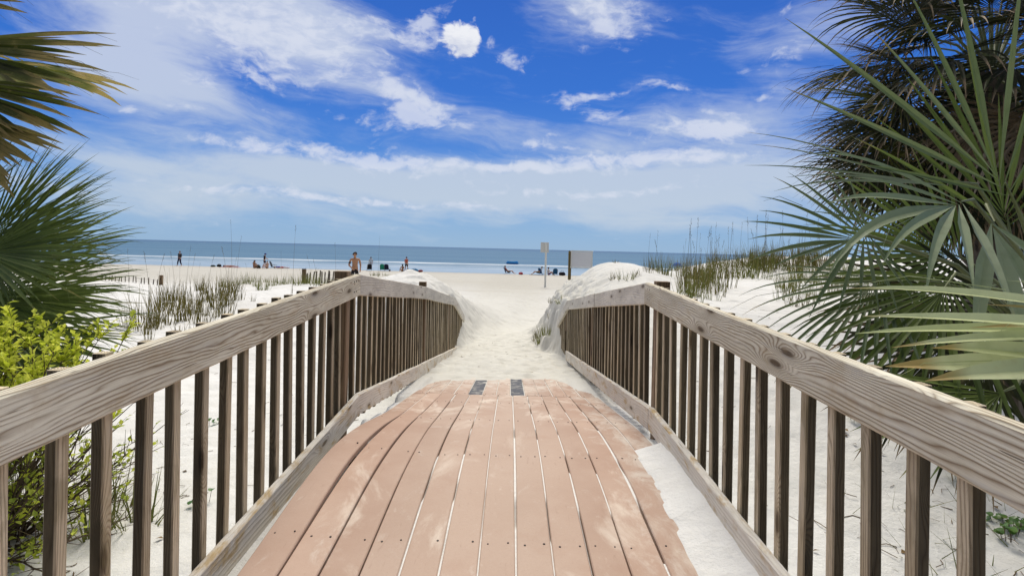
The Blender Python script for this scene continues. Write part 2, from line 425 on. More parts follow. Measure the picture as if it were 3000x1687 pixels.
# ------------------------------------------------------------------ sand: control heights (relative to the eye) and a thin-plate surface
CP = [
 # behind the camera
 (-6,-3,-1.75),(0,-3,-1.75),(6,-3,-1.7),(-12,-2,-1.7),(12,-2,-1.6),
 # outside the left railing
 (-1.4,1,-1.85),(-1.4,3,-1.86),(-1.4,5,-1.82),(-1.5,7,-1.72),(-1.6,9,-1.55),(-4,2,-1.80),(-4,5,-1.9),(-4,9,-1.95),(-3,11,-1.75),(-8,3,-1.7),
 (-8,11,-1.9),(-13,12,-1.85),(-20,14,-1.8),(-16,22,-2.0),(-11,17,-1.85),
 (-9.7,20,-1.72),(-7.5,22,-1.55),(-6,20,-1.6),(-5,26,-2.05),(-7,26,-2.1),(-9,29,-2.2),(-13,30,-2.2),(-23,32,-2.1),(-30,30,-2.0),(-14,14,-1.9),(-5.5,14,-1.75),
 # hummock at the end of the left railing
 (-2.5,14,-.66),(-3.3,13.5,-.85),(-1.7,13.0,-.88),(-1.2,12.6,-1.30),(-2.0,11.4,-1.05),(-3.2,16.5,-1.5),(-1.0,14.5,-1.45),(-4.6,13,-1.5),(-2.2,18,-1.95),
 # path to the beach
 (-.3,11,-2.0),(0,13,-2.13),(-.3,16,-2.2),(0,20,-2.25),(0,27,-2.33),(-2,22,-2.2),(3,27,-2.35),
 # mound at the end of the right railing
 (1.3,13,-.74),(1.56,13,-.62),(1.76,13,-.46),(2.06,13,-.31),(2.64,13,-.30),(3.15,13,-.40),(1.15,11.5,-.98),(.8,12.2,-1.05),(1.25,9.8,-.84),(2.0,10,-.50),(1.3,8.0,-.88),(2.4,8,-.66),
 (1.3,6.2,-1.06),(1.25,4.8,-1.3),(2.2,5.8,-.92),(2.2,16,-1.0),(1.2,16,-1.9),(3.0,20,-1.9),(0.75,14.5,-1.9),
 # dune outside the right railing
 (1.3,1,-1.7),(1.4,3.4,-1.55),(2.0,3.5,-1.58),(2.7,3.2,-1.65),(2.4,5,-1.1),(4,4,-1.45),(6,5,-1.2),(10,5,-1.0),(3.0,10,-.63),(4.3,10,-.70),(6,10,-.75),(5.2,14,-.58),
 (5.35,18,-.50),(6.5,18,-.27),(7.8,18,-.10),(9,18,-.03),(13,19,0.0),(20,20,.05),(30,22,.1),(9,13,-.5),(15,12,-.5),(4.2,15,-.52),(5.5,24,-1.6),(9,25,-1.0),(14,28,-1.0),(22,32,-.9),(34,34,-.8),(10,32,-2.1),(24,40,-2.4),
 # beach
 (-60,30,-2.0),(-60,45,-2.55),(-25,45,-2.62),(0,45,-2.66),(25,48,-2.75),(60,45,-2.4),(60,30,-.5),
 (-60,60,-2.88),(-25,60,-2.89),(0,60,-2.9),(25,60,-2.9),(60,60,-2.9),(-60,68,-3.05),(-25,68,-3.05),(0,68,-3.05),(25,68,-3.05),(60,68,-3.05),
 (-60,95,-3.7),(0,95,-3.7),(60,95,-3.7),(-25,95,-3.7),(25,95,-3.7),
]
_cp = np.array(CP, dtype=float)
def _wc(X, Y): return np.stack([np.arcsinh(np.asarray(X) / 1.6) * 1.5, np.arcsinh((np.asarray(Y)) / 3.5) * 2.2], -1)
def _tps(r): return np.where(r > 1e-9, r * r * np.log(np.maximum(r, 1e-9)), 0.0)
_P = _wc(_cp[:, 0], _cp[:, 1]); _n = len(_cp)
_K = _tps(np.linalg.norm(_P[:, None] - _P[None], axis=-1)) + np.eye(_n) * 0.004
_A = np.zeros((_n + 3, _n + 3)); _A[:_n, :_n] = _K; _A[:_n, _n] = 1; _A[:_n, _n+1:] = _P; _A[_n, :_n] = 1; _A[_n+1:, :_n] = _P.T
_w = np.linalg.solve(_A, np.concatenate([_cp[:, 2], np.zeros(3)]))
def rbf(X, Y):
    X = np.asarray(X, float); Y = np.asarray(Y, float)
    sh = X.shape; p = _wc(np.clip(X, -62, 62).ravel(), np.clip(Y, -4, 98).ravel()); out = np.empty(len(p))
    for i in range(0, len(p), 20000):
        q = p[i:i+20000]
        out[i:i+20000] = _tps(np.linalg.norm(q[:, None] - _P[None], axis=-1)) @ _w[:_n] + _w[_n] + q @ _w[_n+1:]
    return out.reshape(sh)

def vnoise(X, Y, s, seed=0.0):
    X = np.asarray(X, float); Y = np.asarray(Y, float)
    f = np.array([mn.noise((x * s + seed, y * s - seed, seed * 1.7)) for x, y in zip(X.ravel(), Y.ravel())])
    return f.reshape(X.shape)

# edge of the drift along the right toe board and of the sand at the far end
XB_Y = np.array([-1, 1.6, 1.95, 2.07, 2.17, 2.32, 2.45, 2.62, 2.80, 3.0, 3.2, 3.5, 12])
XB_X = np.array([.70, .69, .685, .68, .693, .705, .686, .711, .715, .709, .725, 1.2, 1.2])
YB_X = np.array([-1.1, -.90, -.88, -.81, -.65, -.40, -.15, .14, .43, .57, .68, .73, .86, 1.1])
YB_Y = np.array([5.2, 5.4, 6.05, 6.38, 6.65, 6.95, 6.68, 6.76, 6.88, 6.80, 6.45, 5.9, 5.6, 5.4])

def corridor(X, Y):
    """sand between the two toe boards: just under the boards, or heaped on top of them"""
    z = deck_z(Y)
    n1 = vnoise(X, Y, 3.0, 1.3); n2 = vnoise(X, Y, 11.0, 4.1)
    nn = n1 * 0.6 + n2 * 0.4
    c = -0.0055 - 0.022 * smooth01((vnoise(X, Y * 0.7, 2.6, 6.6) - 0.10) / 0.14) * (1 - smooth01((Y - 4.6) / 1.2))
    # open, dark gaps under the lifted boards on the left
    lift = smooth01((-0.47 - X) / 0.06) * smooth01((4.05 - Y) / 0.3)
    c = c - 0.16 * lift
    # gutter beside the deck on both sides
    c = c - 0.05 * smooth01((-0.90 - X) / 0.03) * smooth01((Y - 3.9) / 0.3)
    # drift along the right toe board
    d = X - np.interp(Y, XB_Y, XB_X) + nn * 0.05
    c = np.maximum(c, np.where(d > 0, np.minimum(d * 0.30 + 0.003, 0.05 + d * 0.08), -0.0055 + np.maximum(d, -0.2) * 0.30) - 10 * (Y > 3.45))
    # sand blown over the far end
    e = Y - np.interp(X, YB_X, YB_Y) + nn * 0.16
    ramp = np.where(e > 0, np.minimum(0.004 + e * 0.06, 0.05), -0.0055 + np.maximum(e, -0.15) * 0.10)
    c = np.where(e > -0.15, np.maximum(c, ramp), c)
    return z + c

def terrain(X, Y, fine=True):
    X = np.asarray(X, float); Y = np.asarray(Y, float)
    z = rbf(X, Y)
    far = smooth01((Y - 22) / 12) * (1 - smooth01((X - 7) / 6) * (1 - smooth01((Y - 26) / 16)))
    z = z * (1 - far) + np.interp(Y, [20, 30, 45, 60, 68, 95, 120], [-2.22, -2.36, -2.62, -2.9, -3.05, -3.7, -4.4]) * far
    if fine:
        nlow = vnoise(X, Y, 0.9, 2.2); nmid = vnoise(X, Y, 2.9, 5.2); nhi = vnoise(X, Y, 7.5, 8.8)
        amp = np.interp(Y, [0, 8, 30, 60, 70], [1, 1.2, 1.0, .5, .15])
        z = z + (nlow * 0.05 + nmid * 0.022 + nhi * 0.009) * amp
    else:
        nlow = np.zeros(X.shape); nmid = nlow; nhi = nlow
    inside = (np.abs(X) < 1.5) & (Y < 20)
    zc = z.copy()
    if inside.any():
        cc = corridor(X[inside], Y[inside])
        # trodden hollows in the path
        pth = smooth01((Y[inside] - 6.2) / 1.2)
        cc = cc + pth * (nmid[inside] * 0.05 + nhi[inside] * 0.035)
        zc[inside] = cc
    hwr = np.interp(Y, [0, 9.8, 11, 12.5, 14], [0.955, 0.955, .55, .42, .4])
    hwl = np.interp(Y, [0, 10.5, 12.5, 16], [1.03, 1.03, .70, .45])
    twr = np.interp(Y, [0, 9.8, 11, 13, 16], [.05, .06, .50, .7, 1.0]); twl = np.interp(Y, [0, 8, 11, 16], [.06, .06, .45, .8])
    jag = (nmid * 0.10 + nhi * 0.06) * smooth01((Y - 9.5) / 1.5)
    m = (1 - smooth01((X + jag - hwr) / twr)) * (1 - smooth01((-X - hwl) / twl))
    m = m * (1 - smooth01((Y - 12.5) / 3.5))
    crust = (smooth01((X - 0.3) / .2) * (1 - smooth01((X - 1.3) / .6)) + 0.6 * smooth01((-X - .7) / .3) * (1 - smooth01((-X - 2.2) / 1))) * smooth01((Y - 9.5) / .8) * (1 - smooth01((Y - 14) / 2))
    z = z + crust * (np.abs(nhi) * 0.12 + nmid * 0.10)
    return z * (1 - m) + zc * m

def H(x, y):
    """absolute height of the sand"""
    return float(terrain(np.array([[x]]), np.array([[y]]), True)[0, 0]) + E

def build_sand():
    ys = list(np.arange(-2.5, 1.4, 0.14)) + list(np.arange(1.4, 6.6, 0.022)) + list(np.arange(6.6, 13, 0.05))
    y = 13.0; st = 0.06
    while y < 100:
        ys.append(y); st = min(st * 1.022, 1.6); y += st
    xs = list(np.arange(-1.12, 1.121, 0.0175))
    x = 1.12; st = 0.03; right = []
    while x < 420:
        x += st; st *= 1.027 if x < 60 else 1.12; right.append(x)
    xs = [-q for q in right[::-1]] + xs + right
    X, Y = np.meshgrid(np.array(xs), np.array(ys))
    Z = terrain(X, Y) + E
    nx, ny = len(xs), len(ys)
    v = np.stack([X.ravel(), Y.ravel(), Z.ravel()], -1)
    i = np.arange((ny - 1) * (nx - 1)); r, c = np.divmod(i, nx - 1)
    a = r * nx + c
    f = np.stack([a, a + 1, a + nx + 1, a + nx], -1)
    me = bpy.data.meshes.new('sand')
    me.vertices.add(len(v)); me.vertices.foreach_set('co', v.astype(np.float32).ravel())
    me.loops.add(f.size); me.loops.foreach_set('vertex_index', f.astype(np.int32).ravel())
    me.polygons.add(len(f)); me.polygons.foreach_set('loop_start', np.arange(0, f.size, 4, dtype=np.int32))
    me.polygons.foreach_set('use_smooth', np.ones(len(f), dtype=bool))
    me.materials.append(M['sand']); me.update(); me.validate()
    tag(link('sand', me), kind='structure', label='pale beach sand with dunes and a trodden path to the sea')
build_sand()

def build_sea():
    ys = list(np.geomspace(50.0, 9000.0, 130)); xs = [-9000, -3000, -1000, -400] + list(np.linspace(-200, 200, 81)) + [400, 1000, 3000, 9000]
    v = []; f = []
    for y in ys:
        for x in xs:
            w = 0.0
            if 85 < y < 130: w = 0.12 * max(0, math.sin((y - 85) / 45 * PI)) * (0.6 + 0.6 * mn.noise((x * 0.03, y * 0.1, 0)))
            v.append((x, y, w + 0.0))
    n = len(xs)
    for j in range(len(ys) - 1):
        for i in range(n - 1): f.append((j * n + i, j * n + i + 1, (j + 1) * n + i + 1, (j + 1) * n + i))
    o = mesh('sea', v, f, M['sea'], smooth=True)
    tag(o, kind='structure', label='calm blue-grey sea with low white lines of surf')
build_sea()

# ------------------------------------------------------------------ boards
def board(path, thick, height, name, mat, parent, side, ch=0.005, step=0.09, wob=0.0, uvoff=0.0):
    """plank standing on edge: path = [(X, Y, ztop)], thickness along X away from `side`, height downward"""
    pts = []
    for (a, b) in zip(path[:-1], path[1:]):
        A = Vector(a); B = Vector(b); n = max(1, int((B - A).length / step))
        pts += [A.lerp(B, k / n) for k in range(n)]
    pts.append(Vector(path[-1]))
    t = thick * side; c = ch * side
    prof = [(0, -ch), (c, 0), (t - c, 0), (t, -ch), (t, -height + ch), (t - c, -height), (c, -height), (0, -height + ch)]
    m = len(prof); per = [0]
    for k in range(m): per.append(per[-1] + math.hypot(prof[(k + 1) % m][0] - prof[k][0], prof[(k + 1) % m][1] - prof[k][1]))
    vs = []; uv = []; L = 0
    for i, p in enumerate(pts):
        if i: L += (p - pts[i - 1]).length
        dx = wob * mn.noise((p.y * 0.9, uvoff, 3.0)); dz = wob * 0.7 * mn.noise((p.y * 1.3, uvoff, 9.0))
        for k in range(m + 1):
            q = prof[k % m]
            jit = 0.0012 * mn.noise((p.y * 14, k * 3.1, uvoff))
            vs.append((p.x + q[0] + dx, p.y, p.z + q[1] + dz + jit + E)); uv.append((L + uvoff, per[k] + uvoff * 0.37))
    fs = []
    M1 = m + 1
    for i in range(len(pts) - 1):
        for k in range(m):
            q = (i * M1 + k, i * M1 + k + 1, (i + 1) * M1 + k + 1, (i + 1) * M1 + k)
            fs.append(q if side < 0 else q[::-1])
    e0 = tuple(range(m)); e1 = tuple((len(pts) - 1) * M1 + k for k in range(m))
    fs.append(e0 if side > 0 else e0[::-1]); fs.append(e1[::-1] if side > 0 else e1)
    return mesh(name, vs, fs, mat, parent, uv)

def stick_mesh(w, d, name, mat, ch=0.004):
    """square stick of unit height, base at z=0"""
    prof = [(-w/2 + ch, -d/2), (w/2 - ch, -d/2), (w/2, -d/2 + ch), (w/2, d/2 - ch), (w/2 - ch, d/2), (-w/2 + ch, d/2), (-w/2, d/2 - ch), (-w/2, -d/2 + ch)]
    m = len(prof); per = [0]
    for k in range(m): per.append(per[-1] + math.hypot(prof[(k + 1) % m][0] - prof[k][0], prof[(k + 1) % m][1] - prof[k][1]))
    vs = []; uv = []; fs = []
    for z in (0.0, 0.25, 0.5, 0.75, 1.0):
        for k in range(m + 1): vs.append((prof[k % m][0], prof[k % m][1], z)); uv.append((z * 0.95, per[k]))
    M1 = m + 1
    for j in range(4):
        for k in range(m): fs.append((j * M1 + k, j * M1 + k + 1, (j + 1) * M1 + k + 1, (j + 1) * M1 + k))
    fs.append(tuple(range(m))[::-1]); fs.append(tuple(4 * M1 + k for k in range(m)))
    me = bpy.data.meshes.new(name); me.from_pydata(vs, [], fs); me.materials.append(mat)
    lay = me.uv_layers.new(name='UVMap')
    for lp in me.loops: lay.data[lp.index].uv = uv[lp.vertex_index]
    me.update(); return me

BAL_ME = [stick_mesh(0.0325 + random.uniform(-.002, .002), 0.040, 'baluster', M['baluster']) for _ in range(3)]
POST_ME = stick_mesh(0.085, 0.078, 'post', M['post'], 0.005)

def railing(side, Xf, top, toe, toe_end, y0, dy, y1, posts, label):
    r = empty('wooden_railing', (Xf, 0.5, E - 1.3))
    tag(r, label, 'railing', 'railings of the boardwalk')
    inv = Vector((-Xf, -0.5, -(E - 1.3)))
    def fix(o): o.matrix_parent_inverse = Matrix.Translation(inv); return o
    Ty = np.array([p[0] for p in top]); Tz = np.array([p[1] for p in top])
    By = np.array([p[0] for p in toe]); Bz = np.array([p[1] for p in toe])
    # handrail: one plank per straight run, mitred at the bends
    for i, ((a, za), (b, zb)) in enumerate(zip(top[:-1], top[1:])):
        g = 0.0015
        ins = 0.0
        o = board([(Xf, a + (g if i else 0), za), (Xf, b - g, zb)], 0.038, 0.142, 'handrail', M['rail'] if i == 0 else M['rail_grey'], r, side, 0.006, 0.06, 0.006, 1.7 + i * 5.3 + (3.1 if side > 0 else 0))
        fix(o)
    for i, ((a, za), (b, zb)) in enumerate(zip(toe[:-1], toe[1:])):
        o = board([(Xf, a + (0.0015 if i else 0), za), (Xf, b - 0.0015, zb)], 0.038, 0.142, 'toe_board', M['toe'], r, side, 0.006, 0.06, 0.008, 9.7 + i * 3.3 + (4.7 if side > 0 else 0))
        fix(o)
    y = y0; k = 0
    pys = [p[0] for p in posts]
    while y < y1:
        if min(abs(y - q) for q in pys) > 0.062:
            zt = float(np.interp(y, Ty, Tz)) - 0.004 + random.uniform(-.003, .005)
            zb = float(np.interp(y, By, Bz)) - 0.142 - 0.028 + random.uniform(-.008, .006)
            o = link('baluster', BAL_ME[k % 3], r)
            o.location = (Xf + side * (0.038 + 0.0172 + random.uniform(0.0003, 0.002)), y + random.uniform(-.004, .004), zb + E)
            o.scale = (1, 1, zt - zb)
            o.rotation_euler = (random.uniform(-.006, .006), random.uniform(-.009, .009) - 0.010, random.uniform(-.05, .05))
            fix(o)
        k += 1
        y += dy + random.uniform(-.004, .004)
    for (py, up) in posts:
        zt = float(np.interp(py, Ty, Tz)) + up
        zb = H(Xf + side * 0.25, py) - E - 0.4
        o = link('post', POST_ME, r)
        o.location = (Xf + side * (0.038 + 0.046), py, zb + E); o.scale = (1, 1, zt - zb)
        fix(o)
    # nail heads at the ends of the planks
    b = MB()
    for (py, up) in posts:
        for dz in (0.035, 0.10):
            for dyy in (-0.02, 0.025):
                z = float(np.interp(py + dyy, Ty, Tz)) - dz + E
                b.tube([(Xf + side * 0.002, py + dyy, z), (Xf - side * 0.0015, py + dyy, z)], 0.0045, 8)
    fix(b.build('nail_head', M['screw'], r))
    return r

L_top = [(-0.4, -0.385), (3.75, -0.196), (6.623, -0.473), (10.227, -0.915), (12.4, -1.50)]
L_toe = [(-0.4, -1.205), (3.80, -1.005), (11.4, -1.985)]
R_top = [(-0.4, -0.33), (3.67, -0.198), (5.864, -0.444), (8.718, -0.780), (10.473, -1.295)]
R_toe = [(-0.4, -1.05), (3.50, -0.965), (8.729, -1.560)]
XL, XR = -1.0, 0.87
railing(-1, XL, L_top, L_toe, 0, 0.246, 0.1548, 12.3, [(0.55, .03), (3.62, .03), (6.92, .075), (9.6, .02)], 'weathered wooden railing beside the yellow-green shrub, ending at a low sand hummock')
railing(1, XR, R_top, R_toe, 0, 0.155, 0.1575, 10.4, [(0.45, .03), (3.56, .018), (6.3, -.01), (9.2, -.02)], 'weathered wooden railing with bold dark grain and knots, half buried by the big sand mound')

# ------------------------------------------------------------------ the deck
def deck():
    d = empty('boardwalk', (0, 2.5, E - 1.3))
    tag(d, 'arched boardwalk of pinkish tan planks running down into the sand', 'boardwalk')
    inv = Matrix.Translation((0, -2.5, -(E - 1.3)))
    N = 13; pitch = (0.865 + 0.915) / N; w = pitch - 0.0066
    rows = [1.05, 2.17, 3.05, 3.95, 4.85]
    for i in range(N):
        xc = -0.915 + pitch * (i + 0.5)
        # loose planks at the side without the drift spring upward
        l1 = [0.058, 0.026, 0.012, 0.004][i] if i < 4 else 0.0
        for run, (ya, yb) in enumerate(((-1.0, 5.40 - 0.004), (5.404, 8.6))):
            if run == 1 and i in (4, 7): yb = 5.4 if i == 4 else 5.4
            if yb <= ya: continue
            xo = 0.0 if run == 0 else -0.022
            n = int((yb - ya) / 0.08)
            rz = random.uniform(-.0015, .0015)
            vs = []; uv = []; fs = []
            prof = [(-w/2, -.004), (-w/2 + .004, 0), (w/2 - .004, 0), (w/2, -.004), (w/2, -.026), (-w/2, -.026)]
            m = len(prof)
            for k in range(n + 1):
                y = ya + (yb - ya) * k / n
                z = float(deck_z(y)) + rz + 0.0015 * mn.noise((xc * 9, y * 0.8, 1.0))
                g = math.exp(-((y - 2.9) / 0.8) ** 2)
                dx = 0.006 * mn.noise((i * 3.3, y * 0.5, 4.0))
                for q in prof:
                    # the two outer planks also cup toward the middle
                    zz = z + l1 * g + (0.10 * l1 * g * (-q[0] / w) * 2 if i < 4 else 0)
                    vs.append((xc + xo + q[0] + dx + math.copysign(0.0016, q[0]) * mn.noise((i * 7.7 + math.copysign(3, q[0]), y * 1.7, 2.0)), y, zz + q[1] + E)); uv.append((y + i * 2.1, q[0]))
            for k in range(n):
                for j in range(m): fs.append((k * m + j, k * m + (j + 1) % m, (k + 1) * m + (j + 1) % m, (k + 1) * m + j))
            fs.append(tuple(range(m))[::-1]); fs.append(tuple(n * m + j for j in range(m)))
            b = MB(); b.add(vs, fs, uv, 0)
            for ry in (rows if run == 0 else [5.47, 6.3]):
                for s in (-1, 1):
                    if random.random() < 0.12: continue
                    yy = ry + random.uniform(-.012, .012); xx = xc + xo + s * (w / 2 - 0.028) + random.uniform(-.004, .004)
                    zz = float(deck_z(yy)) + rz + l1 * math.exp(-((yy - 2.9) / 0.8) ** 2) + E + 0.0004 + 0.0015 * mn.noise((xc * 9, yy * 0.8, 1.0))
                    rr = random.uniform(.003, .0052)
                    b.tube([(xx, yy, zz - .003), (xx, yy, zz + .0016)], rr, 8, 1)
            o = b.build('deck_board', M['deck'], d, mats=[M['deck'], M['screw']])
            o.matrix_parent_inverse = inv
    # dark underlay showing where two planks of the lower run are missing
    for i in (4, 7):
        xc = -0.915 + pitch * (i + 0.5) - 0.022
        b = MB(); vs = []; fs = []
        for k in range(14):
            y = 5.404 + 0.13 * k
            z = float(deck_z(y)) - 0.003 + E
            vs += [(xc - w / 2, y, z), (xc + w / 2, y, z)]
        fs = [(2*k, 2*k+1, 2*k+3, 2*k+2) for k in range(13)]
        b.add(vs, fs)
        o = b.build('underlay', M['mat'], d); o.matrix_parent_inverse = inv
    # joists under the planks
    for jy in (1.05, 2.17, 3.05, 3.95, 4.85, 5.40):
        b = MB(); b.box((-0.02, jy, float(deck_z(jy)) - 0.10 + E), (1.84, 0.045, 0.14), None, 0, 0.003)
        o = b.build('joist', M['post'], d); o.matrix_parent_inverse = inv
deck()

# ------------------------------------------------------------------ fan palms
def blade_strip(B, o, t0, side0, nrm, L, w_of, droop, fold, nst, rnd, s0=0.0, curl=0.0):
    """one leaf segment: centre line bends under gravity, three vertices per station"""
    p = Vector(o); t = Vector(t0).normalized(); ds = L / nst
    vs = []; uv = []
    sd = Vector(side0).normalized()
    for k in range(nst + 1):
        s = k / nst
        w = w_of(s)
        nn = sd.cross(t); 
        nn = nn.normalized() if nn.length > 1e-6 else Vector(nrm)
        vs += [p - sd * w, p - nn * (fold * w), p + sd * w]; uv += [(s, rnd)] * 3
        t = (t + Vector((0, 0, -1)) * droop * ds * (0.15 + 2.2 * s * s) + nrm * curl * ds * s).normalized()
        p = p + t * ds
    fs = []
    for k in range(nst):
        a = 3 * k
        fs += [(a, a + 1, a + 4, a + 3), (a + 1, a + 2, a + 5, a + 4)]
    B.add(vs, fs, uv)

def fan_leaf(parent, hub, D, N, L, mat, nseg=34, spread=2.0, droop=0.6, fuse=0.38, cup=0.15, costa=0.25, pet=None, seed=0, wk=1.0, split=0.0, name='frond'):
    R = random.Random(seed)
    D = Vector(D).normalized(); N = Vector(N); N = (N - D * N.dot(D)).normalized(); S = D.cross(N)
    hub = Vector(hub)
    B = MB()
    dth = 2 * spread / (nseg - 1)
    for i in range(nseg):
        th = -spread + dth * i
        t = D * math.cos(th) + S * math.sin(th) + N * cup * (abs(th) / spread) + N * R.uniform(-.05, .05)
        Li = L * (0.62 + 0.38 * math.cos(th * 0.62)) * R.uniform(0.84, 1.07) * (R.uniform(.6, .85) if R.random() < .10 else 1)
        o = hub + D * costa * L * 0.5 * (max(0, math.cos(th)) ** 2) - N * 0.10 * L * costa * max(0, math.cos(th))
        sd = (S * math.cos(th) - D * math.sin(th))
        wm = Li * fuse * dth * 0.5 * 1.04 * wk
        def w_of(s, wm=wm):
            if s < fuse: return max(0.0015, wm * s / fuse)
            q = (s - fuse) / (1 - fuse)
            return max(0.0006, wm * (1 - q ** 1.6))
        blade_strip(B, o, t, sd, N, Li, w_of, droop * R.uniform(0.6, 1.5), 0.42, 9, R.random(), curl=R.uniform(-.1, .1))
        if R.random() < split:   # thread / split tip
            q = o + t.normalized() * Li * 0.6
            B.tube([q, q + t * Li * 0.25 + Vector((0, 0, -0.02)), q + t * Li * 0.4 + Vector((R.uniform(-.05, .05), R.uniform(-.05, .05), -0.10))], [0.002, 0.0015, 0.0008], 3)
    o = B.build(name, mat, parent, smooth=False)
    if pet is not None:
        P = MB(); a = Vector(pet)
        mid = (a + hub) / 2 + Vector((0, 0, 0.10 * (hub - a).length))
        pts = [a, a.lerp(mid, .6) , mid, mid.lerp(hub, .6), hub, hub + D * L * costa * 0.4]
        P.tube(pts, [0.022, 0.017, 0.014, 0.012, 0.010, 0.004], 6)
        P.build('petiole', M['petiole'], o, True)
    return o

def trunk(parent, base, top, r0, r1, n=14):
    b = MB(); pts = []; rs = []
    for k in range(n + 1):
        s = k / n
        pts.append(Vector(base).lerp(Vector(top), s) + Vector((0.02 * math.sin(k * 1.7), 0.02 * math.cos(k * 2.3), 0)))
        rs.append((r0 + (r1 - r0) * s) * (1 + 0.10 * (k % 2)))
    b.tube(pts, rs, 12)
    # old leaf bases crossing on the stem
    R = random.Random(3)
    for k in range(n * 3):
        s = R.uniform(0.15, 0.98); a = R.uniform(0, 2 * PI); r = (r0 + (r1 - r0) * s)
        c = Vector(base).lerp(Vector(top), s); d = Vector((math.cos(a), math.sin(a), 0))
        b.tube([c + d * r * 0.8, c + d * (r + 0.06) + Vector((0, 0, 0.12)), c + d * (r + 0.10) + Vector((R.uniform(-.05, .05), R.uniform(-.05, .05), 0.26))], [0.035, 0.022, 0.012], 5)
    return b.build('trunk', M['bark'], parent, True)

def sph(az, el): return Vector((math.cos(el) * math.sin(az), math.cos(el) * math.cos(az), math.sin(el)))   # az 0 = +Y, positive toward +X

# big shaded palm behind, right
def big_palm():
    c = at(2905, 215, 7.0); base = Vector((c.x + .2, 7.2, H(c.x + .2, 7.2) - 0.2))
    r = empty('cabbage_palm', base)
    tag(r, 'tall dark cabbage palm with a dense drooping crown behind the pale fan palm', 'palm tree')
    inv = Matrix.Translation(-base)
    objs = [trunk(r, base, c, 0.24, 0.20)]
    R = random.Random(21)
    n = 64
    for i in range(n):
        az = i * 2.39996 + R.uniform(-.25, .25)
        q = i / (n - 1)
        el = math.radians(84 - 158 * q ** 0.9) + R.uniform(-.12, .12)
        d = sph(az, el)
        pl = R.uniform(0.85, 1.3); hub = c + d * pl + Vector((0, 0, -0.12 * pl * pl * (1 if el < 0.9 else 0.3)))
        D = (d + Vector((0, 0, -0.35 - 0.3 * q))).normalized()
        N = Vector((0, 0, 1)) if abs(D.z) < 0.9 else Vector((math.sin(az), math.cos(az), 0.3)) * (-1 if D.z > 0 else 1)
        N = (N + Vector((R.uniform(-.3, .3), R.uniform(-.3, .3), 0))).normalized()
        dead = q > 0.6 and R.random() < 0.35
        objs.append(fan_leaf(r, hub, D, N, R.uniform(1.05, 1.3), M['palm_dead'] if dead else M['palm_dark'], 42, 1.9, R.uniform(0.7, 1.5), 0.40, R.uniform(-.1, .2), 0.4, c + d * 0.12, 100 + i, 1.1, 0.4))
    # heavy lower lobe of old leaves hanging toward the walk
    for i, (u, v, Y, dz, L) in enumerate([(2650, 300, 6.7, .1, 1.05), (2640, 370, 6.6, -.05, 1.1), (2600, 440, 6.7, -.15, 1.05), (2640, 500, 6.6, -.3, 1.0), (2700, 540, 6.8, -.6, .95), (2780, 560, 6.6, -.9, .9), (2700, 200, 6.8, .25, 1.05), (2720, 110, 6.7, .4, 1.05), (2690, 430, 7.2, -.2, 1.1), (2560, 480, 6.9, -.45, .9), (2850, 560, 6.9, -.9, .9)]):
        hub = at(u, v, Y); d = (hub - c).normalized()
        objs.append(fan_leaf(r, hub, Vector((-.85, -.15, dz)), Vector((R.uniform(-.35, .1), R.uniform(-.8, -.4), .7)), L, M['palm_dark'] if i % 4 else M['palm_ragged'], 40, 1.5, R.uniform(.5, 1.1), .38, R.uniform(-.1, .2), .35, c + d * .12, 180 + i, 1.0, .4))
    for o in objs: o.matrix_parent_inverse = inv
big_palm()

